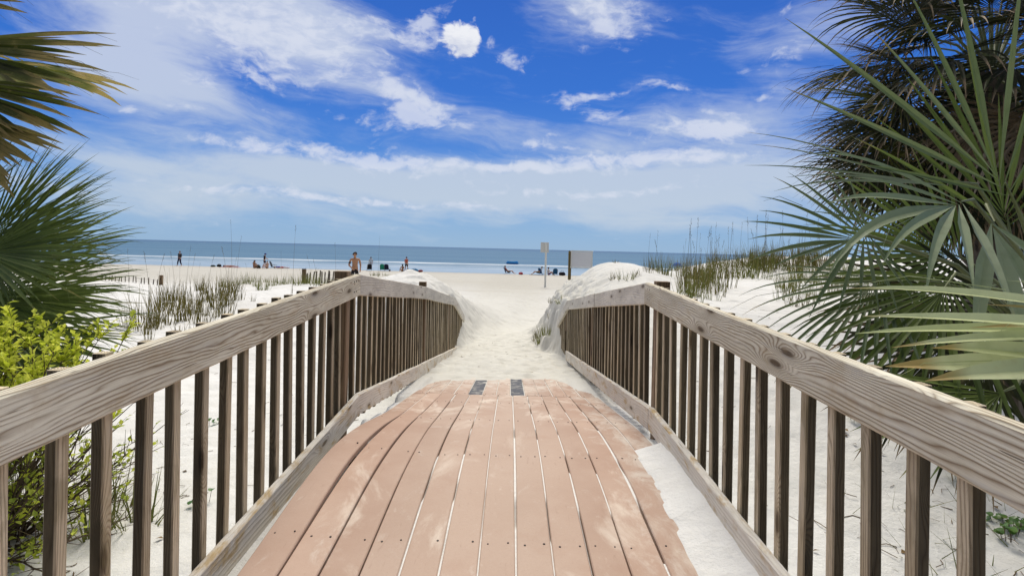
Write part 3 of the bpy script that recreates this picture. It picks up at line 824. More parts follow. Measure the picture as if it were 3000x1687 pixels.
# nearer fan palm, right
def near_palm():
    base = Vector((3.75, 3.75, H(3.75, 3.75) - 0.15)); c = Vector((3.55, 3.7, E - 0.55))
    r = empty('fan_palm', base)
    tag(r, 'sunlit grey-green fan palm with big arching leaves hanging over the sand by the railing', 'palm tree')
    inv = Matrix.Translation(-base)
    objs = [trunk(r, base, c, 0.20, 0.17, 8)]
    V = Vector
    spec = [ # hub, direction, normal, length, segs, spread, droop, material
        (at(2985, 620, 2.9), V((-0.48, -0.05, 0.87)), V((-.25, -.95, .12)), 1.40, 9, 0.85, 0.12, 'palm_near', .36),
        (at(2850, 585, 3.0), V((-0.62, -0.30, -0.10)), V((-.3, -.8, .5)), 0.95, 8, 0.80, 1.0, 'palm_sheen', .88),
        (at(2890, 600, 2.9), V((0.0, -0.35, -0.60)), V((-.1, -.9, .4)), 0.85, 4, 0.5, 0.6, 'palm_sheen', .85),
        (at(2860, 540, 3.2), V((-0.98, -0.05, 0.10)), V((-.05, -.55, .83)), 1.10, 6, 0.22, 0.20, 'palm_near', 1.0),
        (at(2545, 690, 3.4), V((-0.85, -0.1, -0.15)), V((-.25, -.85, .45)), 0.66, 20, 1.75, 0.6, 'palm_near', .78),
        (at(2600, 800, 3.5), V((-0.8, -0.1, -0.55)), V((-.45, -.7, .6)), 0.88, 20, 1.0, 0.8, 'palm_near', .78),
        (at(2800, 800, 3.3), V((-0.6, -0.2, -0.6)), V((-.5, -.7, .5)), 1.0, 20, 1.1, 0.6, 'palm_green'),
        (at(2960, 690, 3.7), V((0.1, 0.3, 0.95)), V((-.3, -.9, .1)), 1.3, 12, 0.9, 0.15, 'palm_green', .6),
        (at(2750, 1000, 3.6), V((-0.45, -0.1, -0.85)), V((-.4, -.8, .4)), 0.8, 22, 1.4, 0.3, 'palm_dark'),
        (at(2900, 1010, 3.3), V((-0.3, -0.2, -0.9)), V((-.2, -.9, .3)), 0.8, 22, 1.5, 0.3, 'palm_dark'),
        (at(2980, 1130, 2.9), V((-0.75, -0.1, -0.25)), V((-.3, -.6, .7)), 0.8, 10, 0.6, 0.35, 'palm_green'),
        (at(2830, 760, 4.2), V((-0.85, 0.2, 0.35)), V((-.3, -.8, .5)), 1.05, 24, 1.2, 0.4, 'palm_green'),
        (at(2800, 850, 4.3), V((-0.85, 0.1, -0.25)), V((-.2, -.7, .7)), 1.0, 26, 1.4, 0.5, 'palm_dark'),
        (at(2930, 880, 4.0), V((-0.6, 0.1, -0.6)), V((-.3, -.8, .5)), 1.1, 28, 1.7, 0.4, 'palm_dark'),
        (c + V((0.5, -0.3, 0.6)), V((0.6, -0.5, 0.5)), V((0, -.3, .9)), 1.2, 30, 1.6, 0.5, 'palm_near'),
        (c + V((0.6, 0.4, 0.3)), V((0.8, 0.4, 0.2)), V((0, 0.2, .9)), 1.2, 30, 1.6, 0.6, 'palm_near'),
        (c + V((0.0, 0.7, 0.3)), V((0.0, 0.9, 0.2)), V((0, 0.2, .9)), 1.2, 30, 1.6, 0.6, 'palm_near'),
    ]
    for i, (hub, D, N, L, ns, sp, dr, mt, *wk) in enumerate(spec):
        objs.append(fan_leaf(r, hub, D, N, L, M[mt], ns, sp, dr, 0.33, 0.1, 0.3, c + (hub - c).normalized() * 0.12, 300 + i, wk[0] if wk else 1.0, 0.1))
    for o in objs: o.matrix_parent_inverse = inv
near_palm()

# small palmetto whose pale frond reaches in front, far right
def front_palm():
    base = Vector((2.9, 1.75, H(2.9, 1.75) - 0.1)); c = Vector((2.85, 1.8, E - 0.62))
    r = empty('palmetto', base)
    tag(r, 'small palmetto whose pale yellow-green frond reaches across in front of the fan palm', 'palmetto')
    inv = Matrix.Translation(-base); V = Vector
    objs = [trunk(r, base, c, 0.12, 0.10, 6)]
    for i, (hub, D, N, L, ns, sp, dr, mt) in enumerate([
        (at(3720, 985, 2.0), V((-1, 0.05, 0.045)), V((-.1, -.5, .86)), 1.46, 6, 0.10, 0.16, 'palm_pale'),
        (at(3450, 1075, 1.95), V((-1, 0.1, 0.02)), V((0, -.7, .7)), 0.88, 3, 0.09, 0.25, 'palm_pale'),
        (c + V((.35, .2, .35)), V((.7, .4, .4)), V((0, -.2, .9)), 0.85, 26, 1.7, 0.5, 'palm_pale'),
        (c + V((.1, .4, .35)), V((.2, .8, .4)), V((0, -.3, .9)), 0.8, 26, 1.7, 0.5, 'palm_pale'),
    ]):
        objs.append(fan_leaf(r, hub, D, N, L, M[mt], ns, sp, dr, 0.55 if i < 2 else 0.35, 0.05, 0.1, c + (hub - c).normalized() * 0.08, 400 + i, 2.0 if i < 2 else 1.0, 0.4))
    for o in objs: o.matrix_parent_inverse = inv
front_palm()

# left palms
def left_tall():
    base = Vector((-5.3, 4.6, H(-5.3, 4.6) - 0.2)); c = Vector((-5.2, 4.5, E + 1.35))
    r = empty('cabbage_palm', base)
    tag(r, 'tall ragged palm with wind-frayed brown-tipped leaves reaching in above the darker palmetto', 'palm tree')
    inv = Matrix.Translation(-base); V = Vector
    objs = [trunk(r, base, c, 0.22, 0.18)]
    spec = [
        (at(-330, -30, 4.2), V((1, -.15, 0.03)), V((0.1, -.8, .6)), 1.20, 13, 0.34, 0.10),
        (at(-330, 105, 4.0), V((1, -.1, -0.07)), V((0.1, -.8, .6)), 1.38, 12, 0.25, 0.08),
        (at(-320, 190, 4.3), V((1, -.1, -0.24)), V((0.2, -.8, .6)), 1.35, 13, 0.27, 0.12),
        (at(-280, 270, 4.1), V((.9, -.1, -0.42)), V((0.3, -.8, .5)), 1.05, 12, 0.32, 0.2),
        (at(-230, 310, 4.4), V((.75, -.1, -0.75)), V((0.4, -.6, .6)), 0.80, 16, 0.6, 0.3),
        (at(-280, -120, 4.4), V((.9, 0, 0.15)), V((-.1, -.5, .85)), 1.1, 18, 0.7, 0.25),
        (c + V((-.5, .5, .5)), V((-.7, .6, .4)), V((0, 0, 1)), 1.3, 26, 1.7, 0.5),
        (c + V((-.6, -.4, .4)), V((-.8, -.5, .3)), V((0, 0, 1)), 1.3, 26, 1.7, 0.5),
        (c + V((0, .8, .3)), V((.1, .9, .2)), V((0, 0, 1)), 1.3, 26, 1.7, 0.5),
        (c + V((.1, .1, .9)), V((.1, .1, .9)), V((0, -1, 0)), 1.2, 26, 1.5, 0.3),
    ]
    for i, (hub, D, N, L, ns, sp, dr) in enumerate(spec):
        objs.append(fan_leaf(r, hub, D, N, L, M['palm_ragged'], ns, sp, dr, 0.62, 0.0, 0.35, c + (hub - c).normalized() * 0.12, 500 + i, 1.7, 0.8))
    for o in objs: o.matrix_parent_inverse = inv
left_tall()

def left_low():
    base = Vector((-4.75, 4.9, H(-4.75, 4.9) - 0.1)); c = Vector((-4.7, 4.8, E - 0.75))
    r = empty('palmetto', base)
    tag(r, 'bushy deep green palmetto rising behind the yellow-green shrub', 'palmetto')
    inv = Matrix.Translation(-base); V = Vector
    objs = [trunk(r, base, c, 0.16, 0.14, 6)]
    spec = [
        (at(-60, 770, 4.3), V((.85, -.15, .35)), V((-.2, -.75, .6)), 1.04, 34, 1.15, 0.22),
        (at(-80, 830, 4.6), V((.9, -.1, -.05)), V((.05, -.6, .8)), 1.04, 34, 1.0, 0.22),
        (at(-60, 740, 4.8), V((.7, 0, .6)), V((-.4, -.85, .3)), 1.15, 34, 1.0, 0.2),
        (at(-60, 900, 4.2), V((.85, -.1, -.3)), V((.2, -.6, .75)), 1.05, 30, 0.9, 0.25),
        (at(-90, 740, 4.0), V((.9, -.1, .12)), V((-.1, -.8, .6)), 1.04, 26, .8, 0.2),
        (at(-90, 860, 4.1), V((.9, -.1, -.15)), V((.0, -.8, .6)), 1.04, 26, .7, 0.2),
        (at(-90, 720, 4.6), V((.8, -.1, .4)), V((-.2, -.8, .5)), 1.1, 26, .8, 0.2),
        (at(-20, 960, 3.9), V((.9, -.1, -.2)), V((.2, -.4, .85)), 0.95, 20, 0.7, 0.2),
        (at(-170, 690, 5.0), V((.5, 0, .8)), V((-.5, -.85, .2)), 1.1, 34, 1.2, 0.2),
        (at(40, 860, 5.2), V((.8, .1, .1)), V((0, -.6, .8)), 1.05, 30, 1.2, 0.3),
        (c + V((-.5, .2, .5)), V((-.7, .3, .6)), V((0, 0, 1)), 1.0, 30, 1.6, 0.4),
        (c + V((-.4, -.4, .4)), V((-.6, -.6, .5)), V((0, 0, 1)), 1.0, 30, 1.6, 0.4),
        (c + V((.1, .5, .5)), V((.1, .8, .6)), V((0, 0, 1)), 1.0, 30, 1.6, 0.4),
    ]
    for i, (hub, D, N, L, ns, sp, dr) in enumerate(spec):
        objs.append(fan_leaf(r, hub, D, N, L, M['palm_green'], ns, sp, dr, 0.42, 0.05, 0.2, c + (hub - c).normalized() * 0.08, 600 + i, 1.15, 0.9))
    for o in objs: o.matrix_parent_inverse = inv
left_low()

# ------------------------------------------------------------------ yellow-green shrub
def leaf_quad(B, p, d, n, L, w, rnd):
    d = d.normalized(); s = d.cross(n)
    s = s.normalized() if s.length > 1e-4 else Vector((1, 0, 0)); n2 = s.cross(d)
    B.add([p, p + d * L * .5 - s * w + n2 * w * .3, p + d * L * .5, p + d * L * .5 + s * w + n2 * w * .3, p + d * L - n2 * L * .12],
          [(0, 2, 1), (0, 3, 2), (1, 2, 4), (2, 3, 4)], [(0, rnd), (.5, rnd), (.5, rnd), (.5, rnd), (1, rnd)])

def shrub():
    base = Vector((-3.25, 3.3, H(-3.25, 3.3)))
    r = empty('shrub', base)
    tag(r, 'bright yellow-green leafy shrub growing against the outside of the railing', 'shrub')
    inv = Matrix.Translation(-base)
    R = random.Random(5)
    S = MB(); Lf = MB(); Lo = MB()
    for i in range(230):
        az = R.uniform(0, 2 * PI); el = math.radians(R.uniform(12, 86)); L = R.uniform(0.85, 1.42) if el > .7 else R.uniform(.5, 1.1)
        d = sph(az, el); d.x *= 0.85
        p0 = base + Vector((R.uniform(-.25, .25), R.uniform(-.3, .3), -0.03)); pts = [p0]; p = p0.copy(); dd = d.copy()
        for k in range(6):
            p = p + dd * L / 6; dd = (dd + Vector((R.uniform(-.2, .2), R.uniform(-.2, .2), R.uniform(-.12, .10)))).normalized(); pts.append(p.copy())
        S.tube(pts, [0.009, .008, .007, .006, .005, .004, .002], 4)
        for k in range(2, 7):
            for q in range(R.randint(2, 4)):
                # short side twigs, each a spray of small leaves
                a = pts[k]; tw = (dd + Vector((R.uniform(-1, 1), R.uniform(-1, 1), R.uniform(-.2, 1.0)))).normalized(); tl = R.uniform(.08, .2)
                b2 = a + tw * tl
                S.tube([a, b2], [0.003, 0.0012], 3, cap=False)
                for j in range(10):
                    s = (j + 1) / 10
                    ld = (tw * 0.6 + Vector((R.uniform(-1, 1), R.uniform(-1, 1), R.uniform(-.4, .8)))).normalized()
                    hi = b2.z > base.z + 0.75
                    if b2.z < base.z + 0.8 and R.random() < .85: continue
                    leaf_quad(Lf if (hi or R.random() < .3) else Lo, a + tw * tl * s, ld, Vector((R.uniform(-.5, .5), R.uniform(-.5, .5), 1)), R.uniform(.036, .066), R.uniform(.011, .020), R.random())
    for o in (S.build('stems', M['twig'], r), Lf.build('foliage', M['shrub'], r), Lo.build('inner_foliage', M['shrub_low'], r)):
        o.matrix_parent_inverse = inv
shrub()

# ------------------------------------------------------------------ dune grass
def tuft(name, mat, n, h0, h1, rad, lean, wid, seed, stalks=0, sh=(1.0, 1.4), wk=1.0):
    """sea-oats tuft around the origin: root mesh is the blades, stalks are a part"""
    R = random.Random(seed); B = MB()
    for i in range(n):
        a = R.uniform(0, 2 * PI); rr = rad * R.random() ** 0.7
        o = Vector((rr * math.cos(a), rr * math.sin(a), -0.05))
        L = R.uniform(h0, h1); ln = R.uniform(0.02, lean)
        b = a + R.uniform(-.8, .8)
        t = Vector((math.cos(b) * ln, math.sin(b) * ln, 1.0)).normalized()
        sd = Vector((R.uniform(-1, 1), R.uniform(-1, 1), 0)).normalized()
        blade_strip(B, o, t, sd, Vector((math.cos(b), math.sin(b), 0)), L, lambda s: wid * wk * (1 - s ** 1.5) + 0.0007, R.uniform(0.02, 0.9) * 0.6, 0.3, 6, R.random(), curl=R.uniform(-.3, .5))
    me_o = B.build(name, mat, None)
    if stalks:
        Q = MB()
        for i in range(stalks):
            a = R.uniform(0, 2 * PI); o = Vector((rad * .5 * math.cos(a), rad * .5 * math.sin(a), -0.05))
            L = R.uniform(*sh); lx = R.uniform(-.16, .16); ly = R.uniform(-.1, .1)
            pts = [o + Vector((lx * L * s * s * 1.2, ly * L * s * s, L * s)) for s in (0, .2, .4, .6, .8, 1.0)]
            Q.tube(pts, [0.004, .0038, .0034, .003, .0024, .0015], 4)
            top = pts[-1]; dirv = (pts[-1] - pts[-2]).normalized()
            for j in range(14):   # seed head
                s = j / 14
                p = top - dirv * 0.22 * (1 - s)
                leaf_quad(Q, p, (dirv * .7 + Vector((R.uniform(-.7, .7), R.uniform(-.7, .7), R.uniform(-.5, .2)))), Vector((0, 1, .2)), R.uniform(.02, .04), .005, R.random())
        Q.build('seed_stalks', M['oat_stalk'], me_o)
    return me_o

def place(o, x, y, s=1.0, rz=0.0, dz=0.0):
    o.location = (x, y, H(x, y) + dz); o.scale = (s, s, s); o.rotation_euler = (0, 0, rz); return o

def copy_tree(o):
    c = o.copy(); COL.objects.link(c)
    for ch in o.children:
        d = ch.copy(); COL.objects.link(d); d.parent = c
    return c

def scatter(protos, spots, label, cat, group):
    used = set()
    for (x, y, s, k) in spots:
        k %= len(protos)
        o = protos[k] if k not in used else copy_tree(protos[k])
        used.add(k)
        place(o, x, y, s, random.uniform(0, 6.28)); tag(o, label, cat, group, 'thing')

def ground_at(u, v):
    """where the photograph's ray meets the sand"""
    lo = 2.0
    Ys = np.concatenate([np.arange(2.0, 30, 0.05), np.arange(30, 66, 0.2)])
    d = at(u, v, 1.0) - Vector((0, 0, E))
    z = terrain(d.x * Ys, Ys, False)
    hit = np.nonzero(z >= d.z * Ys)[0]
    if len(hit) == 0: return None
    Y = float(Ys[hit[0]]); return d.x * Y, Y

R0 = random.Random(11)
# left slope: upright dark tufts (pixel of the root in the photograph -> spot on the sand)
lp = [tuft('sea_oats', M['oats_dark'], 26, 0.35, 0.95, 0.22, 0.30, 0.0055, 40, 0, wk=1.7), tuft('sea_oats', M['oats_dark'], 34, 0.4, 1.05, 0.30, 0.34, 0.0055, 41, 1, (1.3, 1.7), wk=1.7), tuft('sea_oats', M['oats_dark'], 20, 0.3, 0.75, 0.22, 0.45, 0.005, 42, 0, wk=1.7), tuft('sea_oats', M['oats_dark'], 26, 0.3, 0.9, 0.28, 0.4, 0.0055, 43, 0, wk=1.7)]
lspots = []
for (u, v, s) in [(386, 962, .75), (430, 965, 1.0), (470, 912, 1.0), (505, 900, .9), (550, 940, 1.1), (560, 890, 1.0), (585, 945, .8), (630, 900, 1.1), (640, 868, 1.0), (600, 860, .9), (660, 920, .9), (668, 880, 1.1), (430, 985, .6), (530, 985, .6), (590, 850, .9), (690, 855, .8), (445, 940, .8), (490, 955, .9), (570, 975, .5), (615, 965, .6), (545, 900, 1.0), (620, 880, 1.0), (650, 895, 1.0), (520, 880, .8), (480, 890, .7), (515, 925, .8), (575, 915, .9), (640, 930, .8), (700, 880, .7)]:
    g = ground_at(u, v)
    if g:
        lspots.append((g[0], g[1], s * R0.uniform(.85, 1.1), R0.randrange(4)))
        if R0.random() < .4: lspots.append((g[0] + R0.uniform(-.7, .7), g[1] + R0.uniform(-.6, .6), s * R0.uniform(.5, .9), R0.randrange(4)))
scatter(lp, lspots, 'dark upright sea oats tuft on the sand slope between the shrub and the slat fence', 'sea oats', 'sea oats on the slope beside the shrub railing')
# greener short tufts along the low crest by the second fence
gp = [tuft('dune_grass', M['oats'], 30, 0.22, 0.6, 0.34, 0.6, 0.006, 50, 0, wk=1.7), tuft('dune_grass', M['oats'], 26, 0.3, 0.75, 0.28, 0.45, 0.006, 51, 0, wk=1.7), tuft('dune_grass', M['oats'], 22, 0.35, 0.95, 0.25, 0.4, 0.0055, 52, 1, (1.3, 1.6), wk=1.7)]
gspots = []
for (u, v, s) in [(690, 838, 1), (720, 832, 1), (755, 840, .9), (735, 826, 1), (800, 838, .9), (822, 832, 1), (775, 850, .8), (842, 835, .8), (875, 834, .8), (905, 833, .8), (925, 836, .8), (945, 833, .7), (965, 832, .8), (985, 829, .7), (665, 842, 1), (785, 827, .9), (1105, 808, .7), (1125, 808, .7), (1090, 808, .7)]:
    g = ground_at(u, v)
    if g:
        gspots.append((g[0], g[1], s * R0.uniform(.85, 1.1), R0.randrange(3)))
        gspots.append((g[0] + R0.uniform(-.6, .6), g[1] + R0.uniform(-.5, .5), s * R0.uniform(.6, .95), R0.randrange(3)))
scatter(gp, gspots, 'short green dune grass tuft on the low crest around the weathered slat fence', 'dune grass', 'green grass along the low crest')
# right dune: dense, tall
rp = [tuft('sea_oats', M['oats'], 26, 0.3, 0.72, 0.30, 0.3, 0.0055, 60, 0, wk=1.3), tuft('sea_oats', M['oats'], 22, 0.3, 0.7, 0.26, 0.35, 0.0055, 61, 1, (0.9, 1.5), wk=1.3), tuft('sea_oats', M['oats_dark'], 20, 0.25, 0.7, 0.24, 0.3, 0.005, 62, 0, wk=1.3), tuft('sea_oats', M['oats'], 22, 0.2, 0.5, 0.28, 0.5, 0.0055, 63, 0, wk=1.3), tuft('sea_oats', M['oats_dark'], 14, 0.3, 0.75, 0.2, 0.25, 0.005, 64, 1, (1.0, 1.5), wk=1.3)]
rspots = []
def rs(n, u0, u1, v0, v1, s0, s1):
    for _ in range(n):
        u = R0.uniform(u0, u1); w = (u - u0) / (u1 - u0)
        v = R0.uniform(v0, v1)
        g = ground_at(u, v)
        if g and g[1] < 26: rspots.append((g[0], g[1], R0.uniform(s0, s1), R0.randrange(5)))
rs(16, 1895, 1985, 784, 800, .45, .65)
rs(26, 1985, 2150, 790, 850, .6, .9)
rs(12, 2000, 2120, 835, 885, .6, .8)
rs(34, 2080, 2260, 770, 825, .7, 1.05)
rs(44, 2190, 2440, 757, 800, .7, 1.15)
rs(12, 2260, 2400, 830, 905, .45, .8)
rs(24, 2300, 2520, 765, 860, .6, 1.0)
rs(14, 1930, 2080, 790, 815, .5, .8)
scatter(rp, rspots, 'tall green sea oats tuft on the dune between the fan palm and the sand mound', 'sea oats', 'sea oats crowding the dune by the fan palm')
# tufts half buried on the mound by the end of the right railing
mp = [tuft('dune_grass', M['oats'], 30, 0.12, 0.28, 0.16, 0.9, 0.006, 70, 0), tuft('dune_grass', M['oats_dark'], 26, 0.10, 0.25, 0.14, 1.0, 0.006, 71, 0)]
scatter(mp, [(2.05, 10.0, 1.0, 0), (2.25, 10.3, .8, 1), (1.0, 11.2, .8, 0), (.85, 11.6, .8, 1), (2.3, 12.5, .5, 1), (.72, 11.3, 1.0, 0), (.62, 11.9, .9, 1), (.80, 11.0, .9, 0), (.66, 11.6, 1.0, 0), (.60, 12.4, .8, 1), (.9, 12.2, .7, 1), (1.9, 10.2, .9, 1)], 'short grass tuft half buried in the sand mound at the end of the railing', 'dune grass', 'grass tufts buried in the sand mound')
# lone tall stalks on the left
sp_ = [tuft('sea_oats_stalk', M['oats_dark'], 6, 0.2, 0.5, 0.05, 0.3, 0.005, 80, 1, (2.3, 2.6)), tuft('sea_oats_stalk', M['oats_dark'], 5, 0.2, 0.5, 0.05, 0.3, 0.005, 81, 1, (2.0, 2.4))]
spots = []
for (u, v, k, s) in [(380, 960, 0, .72), (545, 880, 1, .85), (680, 850, 0, 1.1), (690, 845, 1, 1.1), (825, 835, 0, .85), (855, 860, 0, .95), (1107, 812, 0, 1.5), (985, 832, 1, 1.3)]:
    g = ground_at(u, v)
    if g: spots.append((g[0], g[1], s, k))
scatter(sp_, spots, 'single tall thin sea oats stalk with a narrow seed head standing above the short grass', 'sea oats', 'lone tall sea oats stalks')
# low ground plants outside the railing
wp = [tuft('beach_grass', M['oats'], 34, 0.15, 0.45, 0.14, 1.0, 0.006, 90, 0), tuft('beach_grass', M['oats'], 16, 0.12, 0.35, 0.12, 1.4, 0.004, 91, 0)]
scatter(wp, [(-2.62, 3.55, 1.1, 0), (-2.45, 3.75, 1.0, 0), (-2.75, 3.9, 1.1, 0), (-2.95, 4.1, 1.0, 1)], 'clump of long strappy grass beside the shrub behind the balusters', 'beach grass', 'strappy grass beside the shrub')
wp2 = [tuft('creeping_grass', M['oats'], 12, 0.10, 0.34, 0.12, 2.2, 0.0035, 92, 0), tuft('creeping_grass', M['oats'], 9, 0.10, 0.3, 0.10, 2.5, 0.003, 93, 0)]
scatter(wp2, [(2.55, 3.35, 1, 0), (2.7, 3.15, 1, 1), (2.35, 3.2, .9, 1), (2.9, 3.5, 1, 0), (2.1, 3.5, .8, 1), (2.75, 2.9, 1, 0), (2.45, 3.0, 1, 1), (2.6, 2.75, 1, 0), (2.25, 2.85, .9, 1), (2.95, 3.2, 1.1, 0), (2.5, 3.6, 1, 0), (3.1, 3.4, 1, 1)], 'sparse creeping grass on the sand behind the bold-grained railing', 'creeping grass', 'creeping grass outside the railing')

def pennywort(x, y, n, rad, seed, label):
    R = random.Random(seed); z0 = H(x, y)
    r = empty('beach_pennywort', (x, y, z0)); tag(r, label, 'plant', 'round-leaved plants on the sand')
    S = MB(); Lf = MB()
    for i in range(n):
        a = R.uniform(0, 6.28); q = rad * R.random() ** .6; h = R.uniform(.03, .10); w = R.uniform(.016, .034)
        p = Vector((q * math.cos(a), q * math.sin(a), h)); S.tube([p * 0.6 + Vector((0, 0, -.03 - h * .6)), p], .0018, 4)
        tl = Matrix.Rotation(R.uniform(-.5, .5), 3, 'X') @ Matrix.Rotation(R.uniform(-.5, .5), 3, 'Y'); rn = R.random()
        vs = [p] + [p + tl @ Vector((math.cos(g) * w, math.sin(g) * w, 0.006 * math.cos(2 * g))) for g in [2 * PI * k / 10 for k in range(10)]]
        Lf.add(vs, [(0, 1 + k, 1 + (k + 1) % 10) for k in range(10)], [(0.3, rn)] * 11)
    S.build('stems', M['twig'], r); Lf.build('leaves', M['vine'], r)
for i, (u, v, n, rd, lb) in enumerate([(2820, 1420, 9, .10, 'few round green leaves amid creeping grass outside the bold-grained railing'), (2500, 1240, 4, .05, 'two small round leaves on bare sand close under the bold-grained handrail'), (2960, 1570, 26, .16, 'dense clump of dark green round leaves, the thickest on the sand'), (2545, 1675, 3, .04, 'big round leaves in a tiny bunch lowest on the sand'), (595, 1490, 5, .08, 'tiny green seedling on bare sand outside the shrub-side railing'), (615, 1250, 6, .1, 'few round leaves beside the strappy grass clump')]):
    g = ground_at(u, v)
    if g: pennywort(g[0], g[1], n, rd, 900 + i, lb)

def litter():
    R = random.Random(77); T = MB()
    def put(n, x0, x1, y0, y1, kind, on_path=False):
        for _ in range(n):
            x = R.uniform(x0, x1); y = R.uniform(y0, y1)
            if -1.05 < x < 0.93 and not on_path: continue
            z = H(x, y) + 0.004; a = R.uniform(0, 6.28); rn = R.random()
            if kind == 0 or (kind == 2 and R.random() < .6):
                L = R.uniform(.03, .16); d = Vector((math.cos(a), math.sin(a), 0)); s = Vector((-d.y, d.x, 0))
                k = R.uniform(-.25, .25) * L
                T.tube([Vector((x, y, z)), Vector((x, y, z + .006)) + d * L * .5 + s * k, Vector((x, y, z)) + d * L], [R.uniform(.001, .003)] * 3, 4)
            else:
                leaf_quad(T, Vector((x, y, z)), Vector((math.cos(a), math.sin(a), R.uniform(0, .5))), Vector((R.uniform(-.4, .4), R.uniform(-.4, .4), 1)), R.uniform(.03, .075), R.uniform(.008, .018), rn)
    put(90, 1.0, 4.2, 1.6, 5.5, 2); put(80, -3.6, -1.1, 1.7, 6.0, 2); put(50, 1.1, 5, 4.5, 9, 0); put(40, -5, -1.1, 5, 11, 0)
    put(230, -3.9, -2.35, 2.6, 4.4, 0); put(40, 2.0, 3.2, 2.8, 3.9, 0)
    put(26, -.85, .8, 7.3, 14, 2, True)
    o = T.build('leaf_litter', M['litter']); tag(o, 'scattered dry twigs and fallen leaves on the sand', 'leaf litter', None, 'stuff')
litter()

# ------------------------------------------------------------------ sand fences
def sand_fence(pts_px, Y0, Y1, n, hs, post_h, label, seed):
    R = random.Random(seed)
    (u0, u1) = pts_px
    A = at(u0, 760, Y0); Bp = at(u1, 760, Y1)
    base = (Bp.x, Bp.y, H(Bp.x, Bp.y))
    r = empty('sand_fence', base); tag(r, label, 'fence', 'slatted sand fences')
    inv = Matrix.Translation(-Vector(base))
    me = stick_mesh(0.05, 0.012, 'slat', M['slat'], 0.002)
    for i in range(n):
        s = i / n
        x = A.x + (Bp.x - A.x) * s; y = A.y + (Bp.y - A.y) * s
        o = link('slat', me, r); h = hs * R.uniform(.85, 1.1)
        o.location = (x, y, H(x, y) - 0.3); o.scale = (1, 1, h + 0.3); o.rotation_euler = (R.uniform(-.05, .05), R.uniform(-.10, .10) + .03, R.uniform(-.2, .2)); o.matrix_parent_inverse = inv
    o = link('post', POST_ME, r); o.location = (Bp.x, Bp.y, H(Bp.x, Bp.y) - .4); o.scale = (1.7, 1.3, post_h + .4); o.matrix_parent_inverse = inv
    # two wires through the slats
    w = MB()
    for q in (0.35, 0.75):
        w.tube([(A.x + (Bp.x - A.x) * k / 20, A.y + (Bp.y - A.y) * k / 20 - .012, H(A.x + (Bp.x - A.x) * k / 20, A.y + (Bp.y - A.y) * k / 20) + hs * q) for k in range(21)], 0.003, 4)
    o = w.build('wire', M['screw'], r); o.matrix_parent_inverse = inv
sand_fence((300, 474), 32, 27, 16, 0.30, 0.50, 'low slat sand fence with widely spaced pickets and a thick end post', 1)
sand_fence((1040, 892), 22.5, 22, 20, 0.48, 0.62, 'dark slat sand fence set close in grass behind the railing corner', 2)

# ------------------------------------------------------------------ signs
def signs():
    m_w = plain('white_sign_metal', (0.62, 0.62, 0.58), 0.5, 0.08); m_post = plain('white_sign_post', (0.72, 0.72, 0.66), 0.6, 0.06)
    m_pan = plain('grey_sign_back', (0.62, 0.63, 0.65), 0.6, 0.12, 5); m_br = plain('brown_post', (0.15, 0.11, 0.04), 0.8, 0.3); m_fr = plain('pale_sign_edge', (0.60, 0.60, 0.55), 0.6, 0.08)
    g = ground_at(1597, 842); Y = g[1]; k = Y / 22.0; b = at(1597, 838, Y); zg = H(b.x, Y); top = at(1597, 711, Y)
    r = empty('road_sign', (b.x, Y, zg)); r.name = 'beach_sign'
    tag(r, 'small blank back of a white square sign on a slim white post', 'sign')
    q = MB(); q.box((0, 0, (top.z - zg) / 2 - .2), (0.075 * k, 0.05, top.z - zg + .4), None, 0, .006); q.build('post', m_post, r)
    q = MB(); pc = at(1596, 725, Y); q.box((pc.x - b.x, .035, pc.z - zg), (0.32 * k, 0.012, 0.40 * k), None, 0, .004); q.build('panel', m_w, r)
    q = MB()
    for dz in (.16 * k, -.15 * k): q.tube([(0, -.026, pc.z - zg + dz), (0, -.036, pc.z - zg + dz)], .012, 8)
    q.build('bolt', M['screw'], r)
    Y = 16.5; p0 = at(1668, 826, Y); zg = H(p0.x, Y); t = at(1667, 735, Y)
    r = empty('notice_board', (p0.x, Y, zg)); tag(r, 'large blank grey backed notice board on a brown wooden post by the mound', 'sign')
    a = at(1672, 735, Y); c = at(1735, 784.5, Y)
    W = c.x - a.x; Hh = a.z - c.z; cx = (a.x + c.x) / 2 - p0.x; cz = (a.z + c.z) / 2 - zg
    q = MB(); q.box((0, 0.02, (t.z - zg) / 2 - .4), (0.085, 0.085, t.z - zg + .8), None, 0, .006); q.build('post', m_br, r)
    q = MB(); q.box((W + .02, 0.06, (t.z - zg) / 2 - .8), (0.085, 0.085, t.z - zg - .1 + .4), None, 0, .006); q.build('post', m_br, r)
    q = MB(); q.box((cx, -.045, cz), (W - .06, .02, Hh - .04)); q.build('panel', m_pan, r)
    q = MB()
    for z in (cz - Hh / 2, cz + Hh / 2): q.box((cx, -.04, z), (W + .02, .035, .03), None, 0, .003)
    for x in (cx - W / 2 + .02, cx + W / 2 - .02): q.box((x, -.04, cz), (.035, .031, Hh - .031), None, 0, .003)
    q.build('frame', m_fr, r)
signs()

